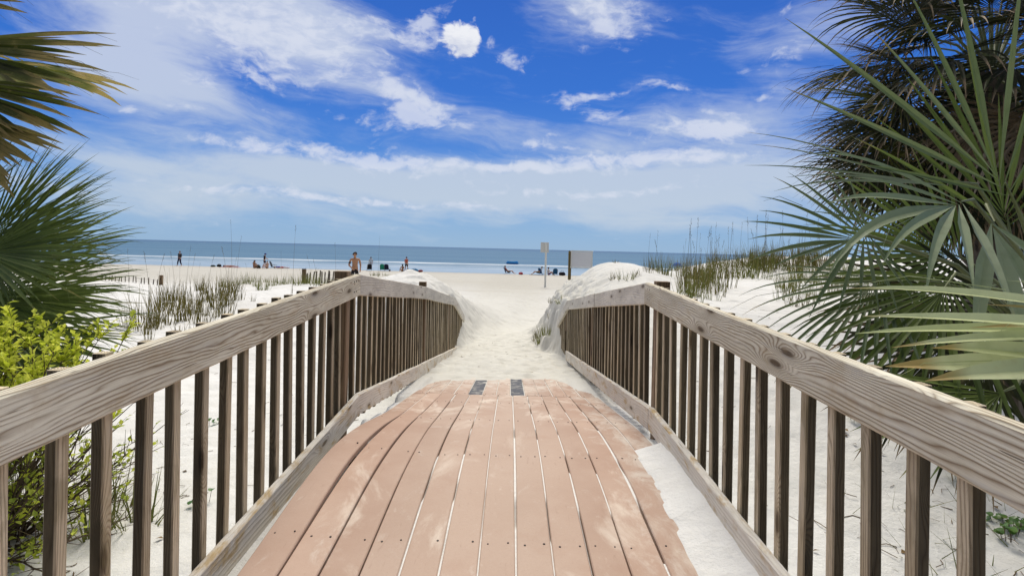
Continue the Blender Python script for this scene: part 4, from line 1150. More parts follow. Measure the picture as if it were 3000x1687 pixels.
# ------------------------------------------------------------------ people
def skin_mesh(name, nodes, edges, sub=1):
    me = bpy.data.meshes.new('tmp'); me.from_pydata([n[0] for n in nodes], edges, [])
    o = bpy.data.objects.new('tmp', me); COL.objects.link(o)
    sm = o.modifiers.new('s', 'SKIN'); sm.use_smooth_shade = True
    for i, n in enumerate(nodes):
        sv = me.skin_vertices[0].data[i]; r = n[1]
        sv.radius = (r, r) if not isinstance(r, tuple) else r
        sv.use_root = (i == 0)
    if sub:
        ss = o.modifiers.new('b', 'SUBSURF'); ss.levels = sub; ss.render_levels = sub
    dg = bpy.context.evaluated_depsgraph_get()
    ev = o.evaluated_get(dg)
    out = bpy.data.meshes.new_from_object(ev); out.name = name
    bpy.data.objects.remove(o); bpy.data.meshes.remove(me)
    out.polygons.foreach_set('use_smooth', np.ones(len(out.polygons), dtype=bool))
    return out

SKIN = {k: plain('skin_' + k, c, 0.55, 0.12, 20) for k, c in {'tan': (0.42, 0.22, 0.12), 'fair': (0.58, 0.36, 0.26), 'red': (0.50, 0.25, 0.17)}.items()}
CL = {}
def cloth(c):
    if c not in CL: CL[c] = plain('cloth', c, 0.85, 0.25, 25)
    return CL[c]

def person(loc, rz, pose, skin, label, hair=(0.03, 0.02, 0.015), shirt=None, shorts=None, legs=None, cap=None, scale=1.0, sleeves=0.5, long_hair=False, tattoo=False):
    """pose: dict of joints in body space (x to the person's left, y forward, z up) over a standing default"""
    J = dict(pelvis=(0, 0, .95), waist=(0, 0, 1.10), chest=(0, .01, 1.30), neck=(0, .0, 1.48), head=(0, .03, 1.62), crown=(0, .03, 1.72))
    for s, n in ((1, 'L'), (-1, 'R')):
        J.update({'hip' + n: (.09*s, 0, .92), 'knee' + n: (.10*s, .02, .50), 'ankle' + n: (.10*s, -.01, .09), 'toe' + n: (.12*s, .15, .03),
                  'sh' + n: (.18*s, 0, 1.42), 'el' + n: (.24*s, -.02, 1.14), 'wr' + n: (.25*s, .05, .90)})
    J.update(pose)
    V = {k: Vector(v) for k, v in J.items()}
    r = empty('person', loc, rz); r.scale = (scale,) * 3
    tag(r, label, 'person')
    nodes = []; idx = {}
    def N(k, p, rad): idx[k] = len(nodes); nodes.append((tuple(p), rad))
    N('pelvis', V['pelvis'], (.150, .105)); N('waist', V['waist'], (.130, .092)); N('chest', V['chest'], (.155, .105)); N('uchest', V['chest'].lerp(V['neck'], .55), (.12, .085)); N('neck', V['neck'].lerp(V['chest'], .12), .055)
    N('neck2', V['neck'].lerp(V['head'], .35), .052); N('head', V['head'], (.078, .095)); N('crown', V['crown'], (.062, .075))
    ed = [('pelvis', 'waist'), ('waist', 'chest'), ('chest', 'uchest'), ('uchest', 'neck'), ('neck', 'neck2'), ('neck2', 'head'), ('head', 'crown')]
    for s, n in ((1, 'L'), (-1, 'R')):
        N('hip'+n, V['hip'+n], .088); N('kn'+n, V['knee'+n], .058); N('cf'+n, V['knee'+n].lerp(V['ankle'+n], .35), .056); N('an'+n, V['ankle'+n], .038); N('to'+n, V['toe'+n], .034)
        N('sh'+n, V['sh'+n], .058); N('el'+n, V['el'+n], .042); N('wr'+n, V['wr'+n], .028)
        hd = (V['wr'+n] - V['el'+n]).normalized(); palm = V['wr'+n] + hd * .07
        N('pa'+n, palm, (.036, .018))
        ed += [('pelvis', 'hip'+n), ('hip'+n, 'kn'+n), ('kn'+n, 'cf'+n), ('cf'+n, 'an'+n), ('an'+n, 'to'+n), ('uchest', 'sh'+n), ('sh'+n, 'el'+n), ('el'+n, 'wr'+n), ('wr'+n, 'pa'+n)]
        ax = hd.cross(Vector((1, 0, 0))); ax = ax.normalized() if ax.length > .1 else Vector((0, 1, 0))
        cv = ax.cross(hd).normalized() * s * -1
        for q in range(4):
            o = palm + ax * (.027 - .018 * q); L = (.07, .08, .075, .058)[q]
            N('f%d%s' % (q, n), o + hd * L * .55 + cv * .006, .009); N('g%d%s' % (q, n), o + hd * L + cv * .022, .0075)
            ed += [('pa'+n, 'f%d%s' % (q, n)), ('f%d%s' % (q, n), 'g%d%s' % (q, n))]
        N('t0'+n, V['wr'+n] + hd * .035 + ax * .04, .011); N('t1'+n, V['wr'+n] + hd * .075 + ax * .058 + cv * .01, .009)
        ed += [('wr'+n, 't0'+n), ('t0'+n, 't1'+n)]
    o = link('body', skin_mesh('body', nodes, [(idx[a], idx[b]) for a, b in ed]), r); o.data.materials.append(SKIN[skin])
    # face: nose, eyes and mouth on the front of the head
    up = (V['crown'] - V['head']).normalized(); side = Vector((1, 0, 0)); fw = side.cross(up) * -1
    if pose.get('face'): fw = Vector(pose['face']).normalized(); side = fw.cross(up)
    hc = V['head']
    b = MB(); b.sphere(hc + fw * .100 - up * .012, (.013, .016, .02), 8, 6); b.build('nose', SKIN[skin], r, True)
    for s in (1, -1):
        b = MB(); b.sphere(hc + fw * .088 + side * .032 * s + up * .018, (.012, .009, .008), 8, 6); b.build('eye', cloth((0.02, 0.018, 0.018)), r, True)
        b = MB(); b.sphere(hc + side * .086 * s - up * .0 , (.014, .022, .032), 8, 6); b.build('ear', SKIN[skin], r, True)
    b = MB(); b.sphere(hc + fw * .090 - up * .055, (.022, .008, .006), 8, 6); b.build('mouth', cloth((0.30, 0.10, 0.08)), r, True)
    # hair cap, open over the face
    b = MB(); hcc = hc + up * .035 - fw * .012; Mx = Matrix((side, fw, up)).transposed()
    vs = []; fs = []
    nu, nv = 14, 7
    for j in range(nv + 1):
        for i in range(nu):
            ph = 2 * PI * i / nu; front = math.sin(ph)
            th = (j / nv) * (PI * (0.62 if front < .35 else 0.40)); rr = 1 + .05 * mn.noise((i * 1.3, j * 1.1, 3))
            vs.append(hcc + Mx @ Vector((.098 * math.sin(th) * math.cos(ph) * rr, .112 * math.sin(th) * math.sin(ph) * rr, .105 * math.cos(th) * rr)))
    for j in range(nv):
        for i in range(nu): fs.append((j*nu + i, (j+1)*nu + i, (j+1)*nu + (i+1) % nu, j*nu + (i+1) % nu))
    b.add(vs, fs)
    if long_hair: b.tube([hcc - fw * .07 - up * .03, hcc - fw * .10 - up * .14, hcc - fw * .09 - up * .26], [.07, .065, .03], 8)
    b.build('hair', cloth(hair), r, True)
    if cap:
        b = MB()
        b.add([hcc + Mx @ Vector((q.x * .108, q.y * .122, q.z * .115)) + up * .012 for q in [Vector((math.sin(t_) * math.cos(p_), math.sin(t_) * math.sin(p_), math.cos(t_))) for t_ in [k * PI * .5 / 5 for k in range(6)] for p_ in [2 * PI * i / 12 for i in range(12)]]],
              [(j*12 + i, (j+1)*12 + i, (j+1)*12 + (i+1) % 12, j*12 + (i+1) % 12) for j in range(5) for i in range(12)])
        b.box(hcc + fw * .15 + up * .012, (.15, .12, .012), Mx, 0, .004)
        b.build('cap', cloth(cap), r, True)
    if shirt:
        nd = [(tuple(V['waist'].lerp(V['pelvis'], .7)), (.165, .122)), (tuple(V['waist']), (.155, .112)), (tuple(V['chest']), (.172, .122)), (tuple(V['chest'].lerp(V['neck'], .55)), (.135, .1)), (tuple(V['neck'].lerp(V['chest'], .2)), .072)]
        ee = [(0, 1), (1, 2), (2, 3), (3, 4)]
        for n in 'LR':
            k = len(nd); nd.append((tuple(V['sh'+n]), .072)); nd.append((tuple(V['sh'+n].lerp(V['el'+n], min(1, sleeves))), .062)); ee += [(3, k), (k, k + 1)]
            if sleeves > 1: nd.append((tuple(V['wr'+n].lerp(V['el'+n], .1)), .042)); ee += [(k + 1, k + 2)]
        o = link('shirt', skin_mesh('shirt', nd, ee), r); o.data.materials.append(cloth(shirt))
    if shorts:
        f = legs if legs else 0.75
        nd = [(tuple(V['pelvis']), (.165, .118)), (tuple(V['pelvis'].lerp(V['waist'], .55)), (.155, .11))]; ee = [(0, 1)]
        for n in 'LR':
            k = len(nd); nd.append((tuple(V['hip'+n]), .105)); q = V['hip'+n].lerp(V['knee'+n], min(1, f)); nd.append((tuple(q), .085)); ee += [(0, k), (k, k + 1)]
            if f > 1: nd.append((tuple(V['knee'+n].lerp(V['ankle'+n], f - 1)), .065)); ee += [(k + 1, k + 2)]
        o = link('trousers' if f > 1 else 'shorts', skin_mesh('shorts', nd, ee), r); o.data.materials.append(cloth(shorts))
    if tattoo:
        a = V['shL'].lerp(V['elL'], .45); c2 = V['shL'].lerp(V['elL'], .75)
        b = MB(); b.tube([a, c2], [.0535, .0485], 10, cap=False); b.build('tattoo', cloth((0.09, 0.06, 0.06)), r, True)
    return r

SIT = dict(pelvis=(0, 0, .12), waist=(0, -.03, .28), chest=(0, -.03, .48), neck=(0, 0, .66), head=(0, .04, .80), crown=(0, .045, .90),
           hipL=(.10, .05, .11), hipR=(-.10, .05, .11), kneeL=(.15, .42, .38), kneeR=(-.15, .42, .38), ankleL=(.12, .66, .07), ankleR=(-.12, .66, .07), toeL=(.13, .82, .05), toeR=(-.13, .82, .05),
           shL=(.18, -.02, .60), shR=(-.18, -.02, .60), elL=(.24, .16, .42), elR=(-.24, .16, .42), wrL=(.16, .38, .42), wrR=(-.16, .38, .42))
LIE = dict(pelvis=(0, 0, .13), waist=(0, -.16, .13), chest=(0, -.36, .14), neck=(0, -.55, .14), head=(0, -.69, .14), crown=(0, -.79, .14), face=(0, 0, 1),
           hipL=(.09, .04, .12), hipR=(-.09, .04, .12), kneeL=(.12, .46, .15), kneeR=(-.12, .44, .12), ankleL=(.12, .86, .08), ankleR=(-.13, .85, .08), toeL=(.15, .93, .18), toeR=(-.16, .92, .18),
           shL=(.18, -.48, .13), shR=(-.18, -.48, .13), elL=(.30, -.25, .10), elR=(-.30, -.25, .10), wrL=(.30, 0, .09), wrR=(-.30, 0, .09))
REC = dict(pelvis=(0, 0, .28), waist=(0, -.12, .40), chest=(0, -.24, .56), neck=(0, -.34, .73), head=(0, -.36, .87), crown=(0, -.37, .97),
           hipL=(.10, .05, .28), hipR=(-.10, .05, .28), kneeL=(.13, .45, .42), kneeR=(-.13, .45, .38), ankleL=(.12, .75, .10), ankleR=(-.12, .80, .10), toeL=(.13, .90, .12), toeR=(-.13, .95, .12),
           shL=(.19, -.30, .66), shR=(-.19, -.30, .66), elL=(.29, -.10, .46), elR=(-.29, -.10, .46), wrL=(.26, .12, .42), wrR=(-.26, .12, .42))
WALK = dict(kneeL=(.10, .16, .52), ankleL=(.10, .22, .10), toeL=(.12, .36, .06), kneeR=(-.10, .02, .49), ankleR=(-.10, -.22, .12), toeR=(-.12, -.08, .03), elL=(.25, -.10, 1.15), wrL=(.25, -.04, .90), elR=(-.25, .05, 1.15), wrR=(-.24, .18, .94))

def spot(u, v):
    """a point of the beach for a pixel of the photograph where something touches the sand"""
    g = ground_at(u, v)
    if g is None or g[1] > 67.5: 
        p = at(u, v, 66.0); return (p.x, 66.0, H(p.x, 66.0))
    return (g[0], g[1], H(g[0], g[1]))

def beach():
    person(spot(526, 780), PI * .95, WALK, 'fair', 'person walking alone by the sea in dark shirt and navy trousers', shirt=(0.06, 0.055, 0.06), shorts=(0.012, 0.016, 0.05), legs=1.8, sleeves=1.5, hair=(.12, .08, .05), scale=1.0)
    p = spot(668, 779.5)
    person((p[0] + .25, p[1], p[2] + .02), -PI / 2, LIE, 'red', 'sunbather lying on a red towel in a row with dark bags', shorts=(0.40, 0.05, 0.04), hair=(.02, .015, .01), legs=.4)
    t = MB(); t.box((0, 0, .008), (2.1, .75, .016), None, 0, .005); o = t.build('towel', cloth((0.42, 0.07, 0.06))); o.location = (p[0] + .3, p[1], p[2] + .01); tag(o, 'red towel spread under the sunbather', 'towel')
    bag((p[0] - 1.1, p[1] + .1, p[2]), (.55, .35, .32), (0.012, 0.014, 0.015), 'black beach bag at the head of the red towel')
    bag((p[0] - 1.75, p[1], p[2]), (.6, .35, .2), (0.035, 0.045, 0.03), 'flat dark green bag on the sand past the black one')
    person(spot(745, 786), -1.9, SIT, 'tan', 'person with dark hair sitting on the sand hugging their knees', shorts=(0.25, 0.12, 0.06), legs=.35, long_hair=True, shirt=(0.30, 0.16, 0.09), sleeves=.1)
    bag(spot(757, 786.5), (.5, .35, .4), (0.03, 0.035, 0.025), 'dark lumpy beach bag beside the sitting person with dark hair')
    person(spot(774, 785), -.9, dict(WALK, **dict(head=(0, .09, 1.60), crown=(0, .11, 1.70), neck=(0, .03, 1.47), wrL=(.14, .30, 1.08), wrR=(-.12, .30, 1.10), elR=(-.25, .1, 1.16), elL=(.25, .1, 1.16))), 'fair', 'person in navy cap, black shirt and dark shorts standing over two sitters', shirt=(0.015, 0.017, 0.025), shorts=(0.012, 0.02, 0.05), cap=(0.015, 0.03, 0.22))
    person(spot(783, 787), 2.9, SIT, 'fair', 'sunlit person sitting at the feet of the one in the navy cap', shorts=(0.35, 0.20, 0.10), shirt=(0.50, 0.34, 0.22), sleeves=.1, legs=.4, scale=.92)
    p = spot(826, 787)
    person((p[0] - .1, p[1], p[2] + .02), -PI / 2 + .25, LIE, 'red', 'person lying on the sand in bright blue shirt and red shorts', shirt=(0.02, 0.03, 0.32), shorts=(0.50, 0.05, 0.05), hair=(.05, .03, .02), legs=.7)
    low_chair((p[0] - 1.0, p[1] + .1, p[2]), -1.5, (0.02, 0.025, 0.035), 'small dark folding chair beside the person in bright blue')
    # bare-chested man close by
    x, y = -6.95, 25.0
    person((x, y, H(x, y)), PI + .25, dict(WALK, **dict(elL=(.27, .02, 1.14), wrL=(.10, .26, 1.0), head=(0.02, .05, 1.62))), 'tan', 'bare-chested person with a tattooed arm walking up from the beach in dark shorts', shorts=(0.02, 0.018, 0.018), hair=(0.03, 0.025, 0.02), scale=.97, tattoo=True)
    # wading figure and chairs
    g = at(1086, 786, 74.0)
    person((g.x, 74.0, -.25), .3, {}, 'fair', 'person in a pale shirt wading in the shallow surf', shirt=(0.62, 0.62, 0.60), shorts=(0.55, 0.55, 0.55), hair=(.10, .06, .03), legs=.6)
    low_chair(spot(1082, 791), .3, (0.012, 0.014, 0.02), 'black folding beach chair with white piping facing the surf', piping=(0.6, 0.6, 0.62))
    low_chair(spot(1121, 791), .05, (0.02, 0.28, 0.17), 'emerald green folding beach chair')
    low_chair(spot(1134, 791), -.05, (0.012, 0.015, 0.045), 'dark navy folding beach chair next to the emerald one')
    ball(spot(1142, 788), .11, (0.03, 0.035, 0.06), 'small dark ball on the sand by the navy chair', 'ball')
    person(spot(1190, 793.5), -.35, WALK, 'fair', 'person standing in coral shirt and black shorts', shirt=(0.55, 0.13, 0.08), shorts=(0.012, 0.02, 0.015), hair=(.012, .01, .01), legs=.8)
    person(spot(1179, 794), .5, SIT, 'tan', 'person with long dark hair sitting at the feet of the one in coral', shorts=(0.40, 0.20, 0.10), legs=.35, long_hair=True, scale=.95)
    p = spot(1214, 793)
    bag(p, (1.0, .5, .36), (0.02, 0.16, 0.32), 'bright blue beach bundle heaped on the sand'); bag((p[0] - .75, p[1], p[2]), (.6, .45, .3), (0.015, 0.03, 0.06), 'dark blue bag against the bright blue bundle'); bag((p[0] + .72, p[1], p[2]), (.6, .4, .26), (0.28, 0.04, 0.04), 'dark red bag lying against the bright blue bundle')
    # group below the notice board
    p = spot(1487, 800)
    low_chair(p, -1.35, (0.02, 0.03, 0.05), 'dark reclined beach chair holding the sunbather in red')
    person((p[0] + .05, p[1], p[2] + .02), -1.35, REC, 'fair', 'person reclining in the dark beach chair, red top', shirt=(0.40, 0.06, 0.06), shorts=(0.05, 0.06, 0.08), hair=(.03, .02, .02), sleeves=.3)
    bag(spot(1526, 800), (.55, .4, .28), (0.42, 0.025, 0.04), 'bright red bag alone on the sand')
    p = spot(1578, 802)
    person((p[0], p[1], p[2] + .02), PI / 2 + .1, REC, 'tan', 'person stretched out sunbathing toward the blue chair by the sign post', shirt=(0.55, 0.55, 0.52), shorts=(0.05, 0.08, 0.05), hair=(.06, .04, .03), sleeves=.4)
    t = MB(); t.box((0, 0, .01), (1.8, .6, .02), None, 0, .006); o = t.build('towel', cloth((0.12, 0.13, 0.09))); o.location = (p[0] - .2, p[1] - .1, p[2] + .01); tag(o, 'drab green towel under the stretched out sunbather', 'towel')
    low_chair(spot(1588, 802), -.9, (0.015, 0.09, 0.22), 'royal blue beach chair turned sideways beside the sign post')
    p = spot(1606, 802)
    person(p, -1.3, SIT, 'fair', 'person in a white top sitting between the two blue chairs', shirt=(0.6, 0.58, 0.56), shorts=(0.12, 0.05, 0.16), hair=(.03, .02, .015), sleeves=.4)
    low_chair(spot(1626, 802), .02, (0.012, 0.085, 0.19), 'royal blue beach chair with rounded back facing the sea')
    bag(spot(1647, 802), (.85, .45, .45), (0.012, 0.010, 0.018), 'black cooler bag closest to the notice board', handle=True)
    # inflatable in the water, canopy by the dune
    g = at(1501, 772, 108.0)
    raft((g.x, 108.0, 0.02), 'bright blue inflatable boat floating beyond the surf')
    g = at(1984, 776, 45.0)
    umbrella((g.x / 45 * 62, 62.0), E + (g.z - E) / 45 * 62, (0.03, 0.13, 0.42), 'blue beach umbrella half hidden behind the sea oats')

def bag(loc, size, c, label, handle=False):
    r = empty('beach_bag', loc, random.uniform(-.2, .2)); tag(r, label, 'bag')
    b = MB(); sd = random.random() * 50
    b.sphere((0, 0, size[2] * .48), (size[0] / 2, size[1] / 2, size[2] / 2), 16, 10, fn=lambda d: (0.92 + .18 * mn.noise((d.x * 2 + sd, d.y * 2, d.z * 2))) * (1.0 / max(abs(d.x), abs(d.y), abs(d.z))) ** .45)
    b.build('sack', cloth(c), r, True)
    h = MB(); n = 9
    for s in (-1, 1):
        h.tube([(size[0] * .22 * math.cos(PI * k / n) , s * size[1] * .12, size[2] * (.92 + (.45 if handle else .2) * math.sin(PI * k / n))) for k in range(n + 1)], .014, 6)
    h.build('handle', cloth(tuple(q * .7 for q in c)), r, True)

def ball(loc, rad, c, label, cat):
    b = MB(); b.sphere((0, 0, rad), rad, 16, 10); o = b.build('beach_ball', cloth(c), None, True); o.location = loc; tag(o, label, cat)

def low_chair(loc, rz, c, label, piping=None):
    """low folding chair, back toward -y"""
    r = empty('beach_chair', loc, rz); tag(r, label, 'beach chair')
    fr = plain('chair_tube', (0.25, 0.26, 0.27), 0.4) if 'chair_tube' not in bpy.data.materials else bpy.data.materials['chair_tube']
    for s in (-1, 1):
        b = MB(); b.tube([(s * .27, .28, .02), (s * .27, .26, .22), (s * .27, -.22, .20), (s * .26, -.45, .78)], .012, 6); b.tube([(s * .27, -.32, .02), (s * .27, -.05, .21)], .012, 6)
        b.tube([(s * .29, .22, .42), (s * .29, -.30, .45)], .018, 6); b.tube([(s * .27, .24, .2), (s * .29, .2, .42)], .01, 6); b.build('frame', fr, r, True)
    b = MB(); vs = []; fs = []
    for k in range(7):
        y = .26 - .48 * k / 6; z = .215 - .035 * math.sin(PI * k / 6); vs += [(-.26, y, z), (.26, y, z), (-.26, y, z - .015), (.26, y, z - .015)]
    for k in range(6): a = 4 * k; fs += [(a, a+1, a+5, a+4), (a+2, a+6, a+7, a+3), (a, a+4, a+6, a+2), (a+1, a+3, a+7, a+5)]
    b.add(vs, fs); b.build('seat', cloth(c), r, True)
    b = MB(); vs = []; fs = []
    for k in range(9):
        s = k / 8; w = .26 if s < .7 else .26 * math.sqrt(max(0, 1 - ((s - .7) / .34) ** 2)); y = -.21 - .25 * s + .03 * math.sin(PI * s); z = .20 + .64 * s
        vs += [(-w, y, z), (w, y, z), (-w, y - .02, z), (w, y - .02, z)]
    for k in range(8): a = 4 * k; fs += [(a, a+4, a+5, a+1), (a+2, a+3, a+7, a+6), (a, a+2, a+6, a+4), (a+1, a+5, a+7, a+3)]
    fs.append((32, 34, 35, 33)); b.add(vs, fs); b.build('backrest', cloth(c), r)
    if piping:
        b = MB(); b.tube([(-.27, -.24, .22), (-.27, -.37, .5), (-.2, -.48, .80), (.2, -.48, .80), (.27, -.37, .5), (.27, -.24, .22)], .014, 6); b.build('piping', cloth(piping), r, True)

def raft(loc, label):
    r = empty('inflatable_boat', loc, .1); tag(r, label, 'inflatable boat')
    b = MB(); n = 28; pts = []
    for k in range(n + 1):
        a = 2 * PI * k / n; pts.append((1.0 * math.copysign(abs(math.cos(a)) ** .75, math.cos(a)), .65 * math.copysign(abs(math.sin(a)) ** .75, math.sin(a)), .20 + .10 * math.cos(a) ** 2))
    b.tube(pts, .20, 10); b.build('tube', cloth((0.02, 0.20, 0.50)), r, True)
    b = MB(); pts2 = [(p[0] * .92, p[1] * .9, p[2] + .26) for p in pts]; b.tube(pts2, .13, 10); b.build('upper_tube', cloth((0.03, 0.26, 0.58)), r, True)
    b = MB(); b.box((0, 0, .1), (1.7, 1.0, .08), None, 0, .02); b.build('floor', cloth((0.02, 0.12, 0.3)), r)

def umbrella(xy, ztop, c, label):
    z0 = H(*xy); h = ztop - z0 + .3
    r = empty('beach_umbrella', (xy[0], xy[1], z0)); tag(r, label, 'umbrella')
    b = MB(); b.tube([(0, 0, -.2), (0, 0, h + .05)], .02, 8); b.build('pole', cloth((0.6, 0.6, 0.58)), r, True)
    r.scale = (.6, .6, 1.0)
    n = 8; vs = [(0, 0, h)]; fs = []
    for j, (q, dz) in enumerate(((.5, -.10), (.95, -.42))):
        for k in range(n * 2):
            a = PI * k / n; sc = 1 if k % 2 == 0 else .95
            vs.append((q * 1.0 * sc * math.cos(a), q * 1.0 * sc * math.sin(a), h + dz - (0.02 if k % 2 else 0)))
    m = n * 2
    for k in range(m): fs.append((0, 1 + k, 1 + (k + 1) % m)); fs.append((1 + k, 1 + m + k, 1 + m + (k + 1) % m, 1 + (k + 1) % m))
    b = MB(); b.add(vs, fs); b.build('canopy', cloth(c), r)
    b = MB()
    for k in range(n): a = 2 * PI * k / n; b.tube([(0, 0, h - .03), (.48 * math.cos(a), .48 * math.sin(a), h - .13), (.93 * math.cos(a), .93 * math.sin(a), h - .44)], .006, 4)
    b.build('ribs', cloth((0.5, 0.5, 0.5)), r)
beach()

# ------------------------------------------------------------------ sky
SUN_EL, SUN_AZ = math.radians(58), math.radians(2)     # in front of the camera, over the sea
def sky():
    w = bpy.data.worlds.new('World'); SC.world = w; w.use_nodes = True
    t = NT(w, True)
    st = t.n('ShaderNodeTexSky'); st.sky_type = 'NISHITA'; st.sun_disc = False; st.sun_elevation = SUN_EL; st.sun_rotation = SUN_AZ
    st.air_density = 1.0; st.dust_density = 0.6; st.ozone_density = 2.5
    d = t.n('ShaderNodeTexCoord').outputs['Generated']
    x, y, z = t.sep(d)
    az = t.math('ARCTAN2', x, y); el = t.math('ARCSINE', z)
    P = t.comb(az, el, 0.0)
    # saturated blue of the photograph: the physical sky graded deeper with height
    grad = t.ramp(t.math('MULTIPLY', el, 1.0 / 0.7), [(0.0, (3.1, 4.75, 6.9)), (0.08, (2.3, 4.1, 6.9)), (0.17, (1.2, 3.05, 7.0)), (0.25, (0.60, 2.15, 6.6)), (0.38, (0.24, 1.5, 6.1)), (0.6, (0.16, 1.12, 5.3)), (1.0, (0.5, 1.6, 5.5))])
    tint = t.mix(1.0, st.outputs[0], (0.62, 0.85, 1.15), 'MULTIPLY')
    sk = t.mix(0.88, tint, grad)
    # bright overcast added overhead out of view, front half only, for soft light
    hi = t.math('MULTIPLY', t.step(el, 0.46, 0.72), t.step(y, -0.55, 0.15))
    sk = t.mix(hi, sk, (17.0, 16.5, 15.4))
    back = t.step(y, 0.1, -0.6)  # sky behind the camera darkened to keep camera-facing sides dark
    sk = t.mix(t.math('MULTIPLY', back, 0.75), sk, (1.6, 1.75, 1.9))
    # cloud fields
    warp = t.n('ShaderNodeTexNoise'); t.l(P, warp.inputs['Vector']); warp.inputs['Scale'].default_value = 5.0; warp.inputs['Detail'].default_value = 3
    wv = t.vmath('MULTIPLY', t.vmath('SUBTRACT', warp.outputs['Color'], (0.5, 0.5, 0.5)), (0.10, 0.06, 0.0))
    Pw = t.vmath('ADD', P, wv)
    px, py, _ = t.sep(Pw)
    # streaks run slightly downhill to the right
    rx = t.math('ADD', px, t.math('MULTIPLY', py, -0.35)); ry = t.math('ADD', py, t.math('MULTIPLY', px, 0.12))
    veil = t.noise(t.comb(t.math('MULTIPLY', rx, 3.0), t.math('MULTIPLY', ry, 16.0), 1.7), 1.0, 7, 0.62, 0.4)
    fine = t.noise(t.comb(t.math('MULTIPLY', rx, 14.0), t.math('MULTIPLY', ry, 36.0), 5.1), 1.0, 6, 0.62, 0.6)
    clump = t.noise(t.comb(t.math('MULTIPLY', px, 36.0), t.math('MULTIPLY', py, 60.0), 9.4), 1.0, 6, 0.58, 0.3)
    def dirof(u, v):
        p = at(u, v, 1.0); a = p.x; b = p.z - E
        return math.atan(a), math.atan(b / math.sqrt(1 + a * a))
    def blob(u, v, su, sv, rot=0.0, pw=2.0, src=Pw):
        a, e = dirof(u, v); k = math.cos(a) ** 2
        mp = t.n('ShaderNodeMapping', vector_type='TEXTURE')
        mp.inputs['Location'].default_value = (a, e, 0); mp.inputs['Rotation'].default_value = (0, 0, rot); mp.inputs['Scale'].default_value = (su / F * k, sv / F * math.cos(a), 1)
        t.l(src, mp.inputs[0])
        return t.math('EXPONENT', t.math('MULTIPLY', t.math('POWER', t.vmath('LENGTH', mp.outputs[0]), pw), -1.0))
    def total(lst):
        acc = None
        for (wgt, *a) in lst:
            q = t.math('MULTIPLY', blob(*a), wgt); acc = q if acc is None else t.math('ADD', acc, q)
        return acc
    # broad thin veils: (weight, u, v, half-width, half-height, tilt)
    B1 = total([(.80, 400, 120, 280, 200, -.4), (.62, 760, 60, 330, 110, -.25), (.38, 1000, 90, 260, 110, -.3), (.45, 1760, 20, 260, 110, .0), (.26, 700, 330, 420, 60, -.2),
                (.30, 1320, 340, 300, 70, -.2), (.30, 2350, 180, 300, 160, .3), (.58, 1000, 510, 460, 45, -.06), (.62, 1650, 540, 560, 60, .0), (.42, 500, 520, 420, 100, 0), (.50, 2200, 500, 420, 100, .05), (.34, 1500, 620, 1300, 60, 0), (.28, 2000, 370, 330, 60, .05)])
    vcov = t.step(t.math('ADD', t.math('MULTIPLY', veil, 0.85), t.math('ADD', t.math('MULTIPLY', fine, 0.22), t.math('MULTIPLY', B1, 0.74))), 0.57, 1.02)
    # wispy clumps
    B2 = total([(.75, 900, 100, 260, 90, -.35), (.6, 620, 70, 260, 70, -.3), (.55, 1120, 90, 120, 35, -.3), (.85, 1245, 80, 70, 45, .6), (.8, 1770, 50, 130, 65, -.1), (.75, 1510, 175, 60, 32, -.3), (.55, 1440, 108, 30, 20, 0),
                (.62, 760, 225, 130, 50, -.15), (.5, 560, 240, 160, 30, -.25), (.72, 1180, 310, 120, 40, -.45), (.62, 1290, 325, 90, 30, -.3), (.62, 1180, 360, 180, 30, .0), (.7, 1790, 345, 70, 25, -.1), (.62, 1670, 300, 60, 25, -.3), (.85, 2010, 385, 120, 34, .05), (.8, 2140, 380, 80, 32, .1),
                (.75, 1930, 260, 70, 16, -.2), (.65, 1760, 275, 90, 14, .2), (.62, 2340, 165, 120, 35, .2), (.55, 2240, 280, 40, 12, .3), (.6, 1560, 430, 50, 16, 0), (.5, 1650, 437, 40, 10, 0), (.5, 2100, 328, 60, 9, 0), (.5, 1640, 405, 60, 10, .05), (.45, 380, 318, 40, 10, 0), (.5, 520, 310, 60, 16, -.2),
                (.85, 1900, 470, 340, 26, .03), (.85, 1100, 470, 300, 26, -.14), (.8, 720, 425, 200, 20, -.12), (.8, 1480, 490, 260, 16, 0), (.6, 1750, 560, 420, 18, .03), (.55, 800, 560, 400, 16, -.05), (.5, 1300, 600, 500, 14, 0), (.5, 2300, 30, 40, 40, .8)])
    ccov = t.step(t.math('ADD', t.math('MULTIPLY', clump, 0.9), t.math('ADD', t.math('MULTIPLY', fine, 0.35), t.math('MULTIPLY', B2, 0.50))), 0.77, 1.12)
    # one dense cumulus puff
    B3 = total([(.8, 1350, 112, 62, 56, .2, 2.6, P), (.4, 1380, 130, 40, 40, 0, 2.0, P), (.4, 1312, 88, 34, 30, 0, 2.0, P)])
    puff = t.step(t.math('ADD', t.math('MULTIPLY', clump, 1.25), t.math('MULTIPLY', B3, 0.85)), 0.98, 1.32)
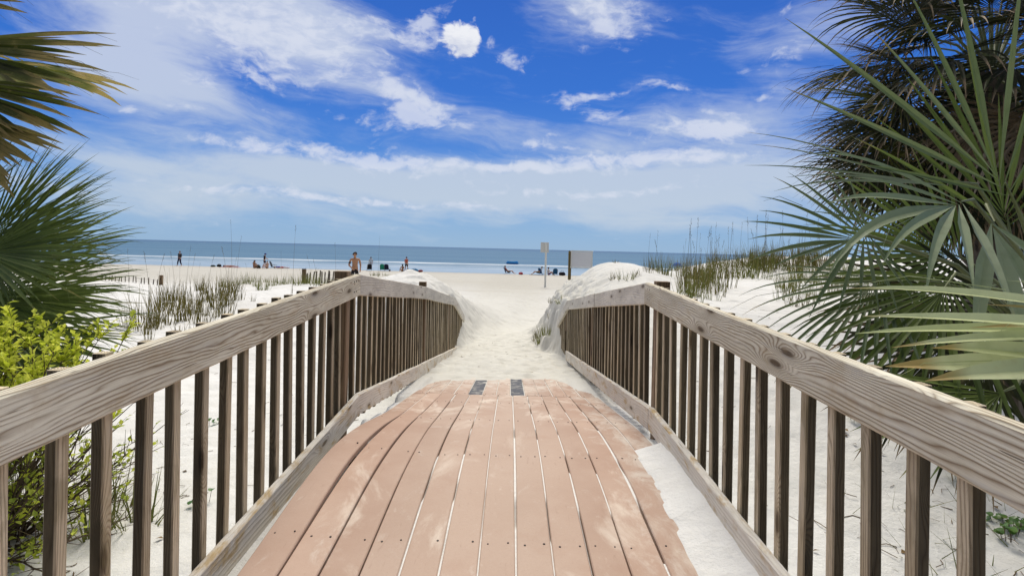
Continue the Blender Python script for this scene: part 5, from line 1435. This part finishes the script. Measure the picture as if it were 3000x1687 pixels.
    c = t.mix(t.math('MULTIPLY', vcov, 0.86), sk, t.mix(t.step(el, 0.05, 0.3), (5.5, 6.35, 7.4), (5.7, 6.4, 7.9)))
    c = t.mix(t.math('MULTIPLY', ccov, 0.72), c, (7.2, 7.6, 8.7))
    shade = t.step(t.math('ADD', clump, t.math('MULTIPLY', t.math('SUBTRACT', el, dirof(1345, 120)[1]), 9.0)), 0.2, 0.75)
    c = t.mix(t.math('MULTIPLY', puff, 0.95), c, t.mix(shade, (6.2, 6.6, 7.8), (9.0, 9.1, 9.4)))
    # below the horizon: a sand-coloured bounce
    bg = t.n('ShaderNodeBackground'); t.l(c, bg.inputs[0]); bg.inputs[1].default_value = 0.1
    o = t.n('ShaderNodeOutputWorld'); t.l(bg.outputs[0], o.inputs[0])
sky()

sun = bpy.data.lights.new('sun', 'SUN'); sun.energy = 2.6; sun.angle = math.radians(22); sun.color = (1.0, 0.93, 0.82)
so = bpy.data.objects.new('sun', sun); COL.objects.link(so)
sd = Vector((math.cos(SUN_EL) * math.sin(SUN_AZ), math.cos(SUN_EL) * math.cos(SUN_AZ), math.sin(SUN_EL)))
so.rotation_euler = sd.to_track_quat('Z', 'Y').to_euler(); so.location = (0, 0, 20)

# ------------------------------------------------------------------ camera
cam = bpy.data.cameras.new('camera'); co = bpy.data.objects.new('camera', cam); COL.objects.link(co)
cam.sensor_fit = 'HORIZONTAL'; cam.sensor_width = 36.0; cam.lens = 36.0 * F / 3000.0
cam.shift_x = 0.0; cam.shift_y = -(843.5 - 728.5) / 3000.0
cam.clip_start = 0.05; cam.clip_end = 20000
co.matrix_world = Matrix(((math.cos(RHO), -math.sin(RHO), 0, 0), (0, 0, -1, 0), (math.sin(RHO), math.cos(RHO), 0, E), (0, 0, 0, 1)))
SC.camera = co

SC.render.engine = 'CYCLES'
SC.view_settings.view_transform = 'Standard'; SC.view_settings.look = 'None'; SC.view_settings.exposure = 0; SC.view_settings.gamma = 1
SC.cycles.use_denoising = True
SC.cycles.max_bounces = 6
SC.cycles.transparent_max_bounces = 8
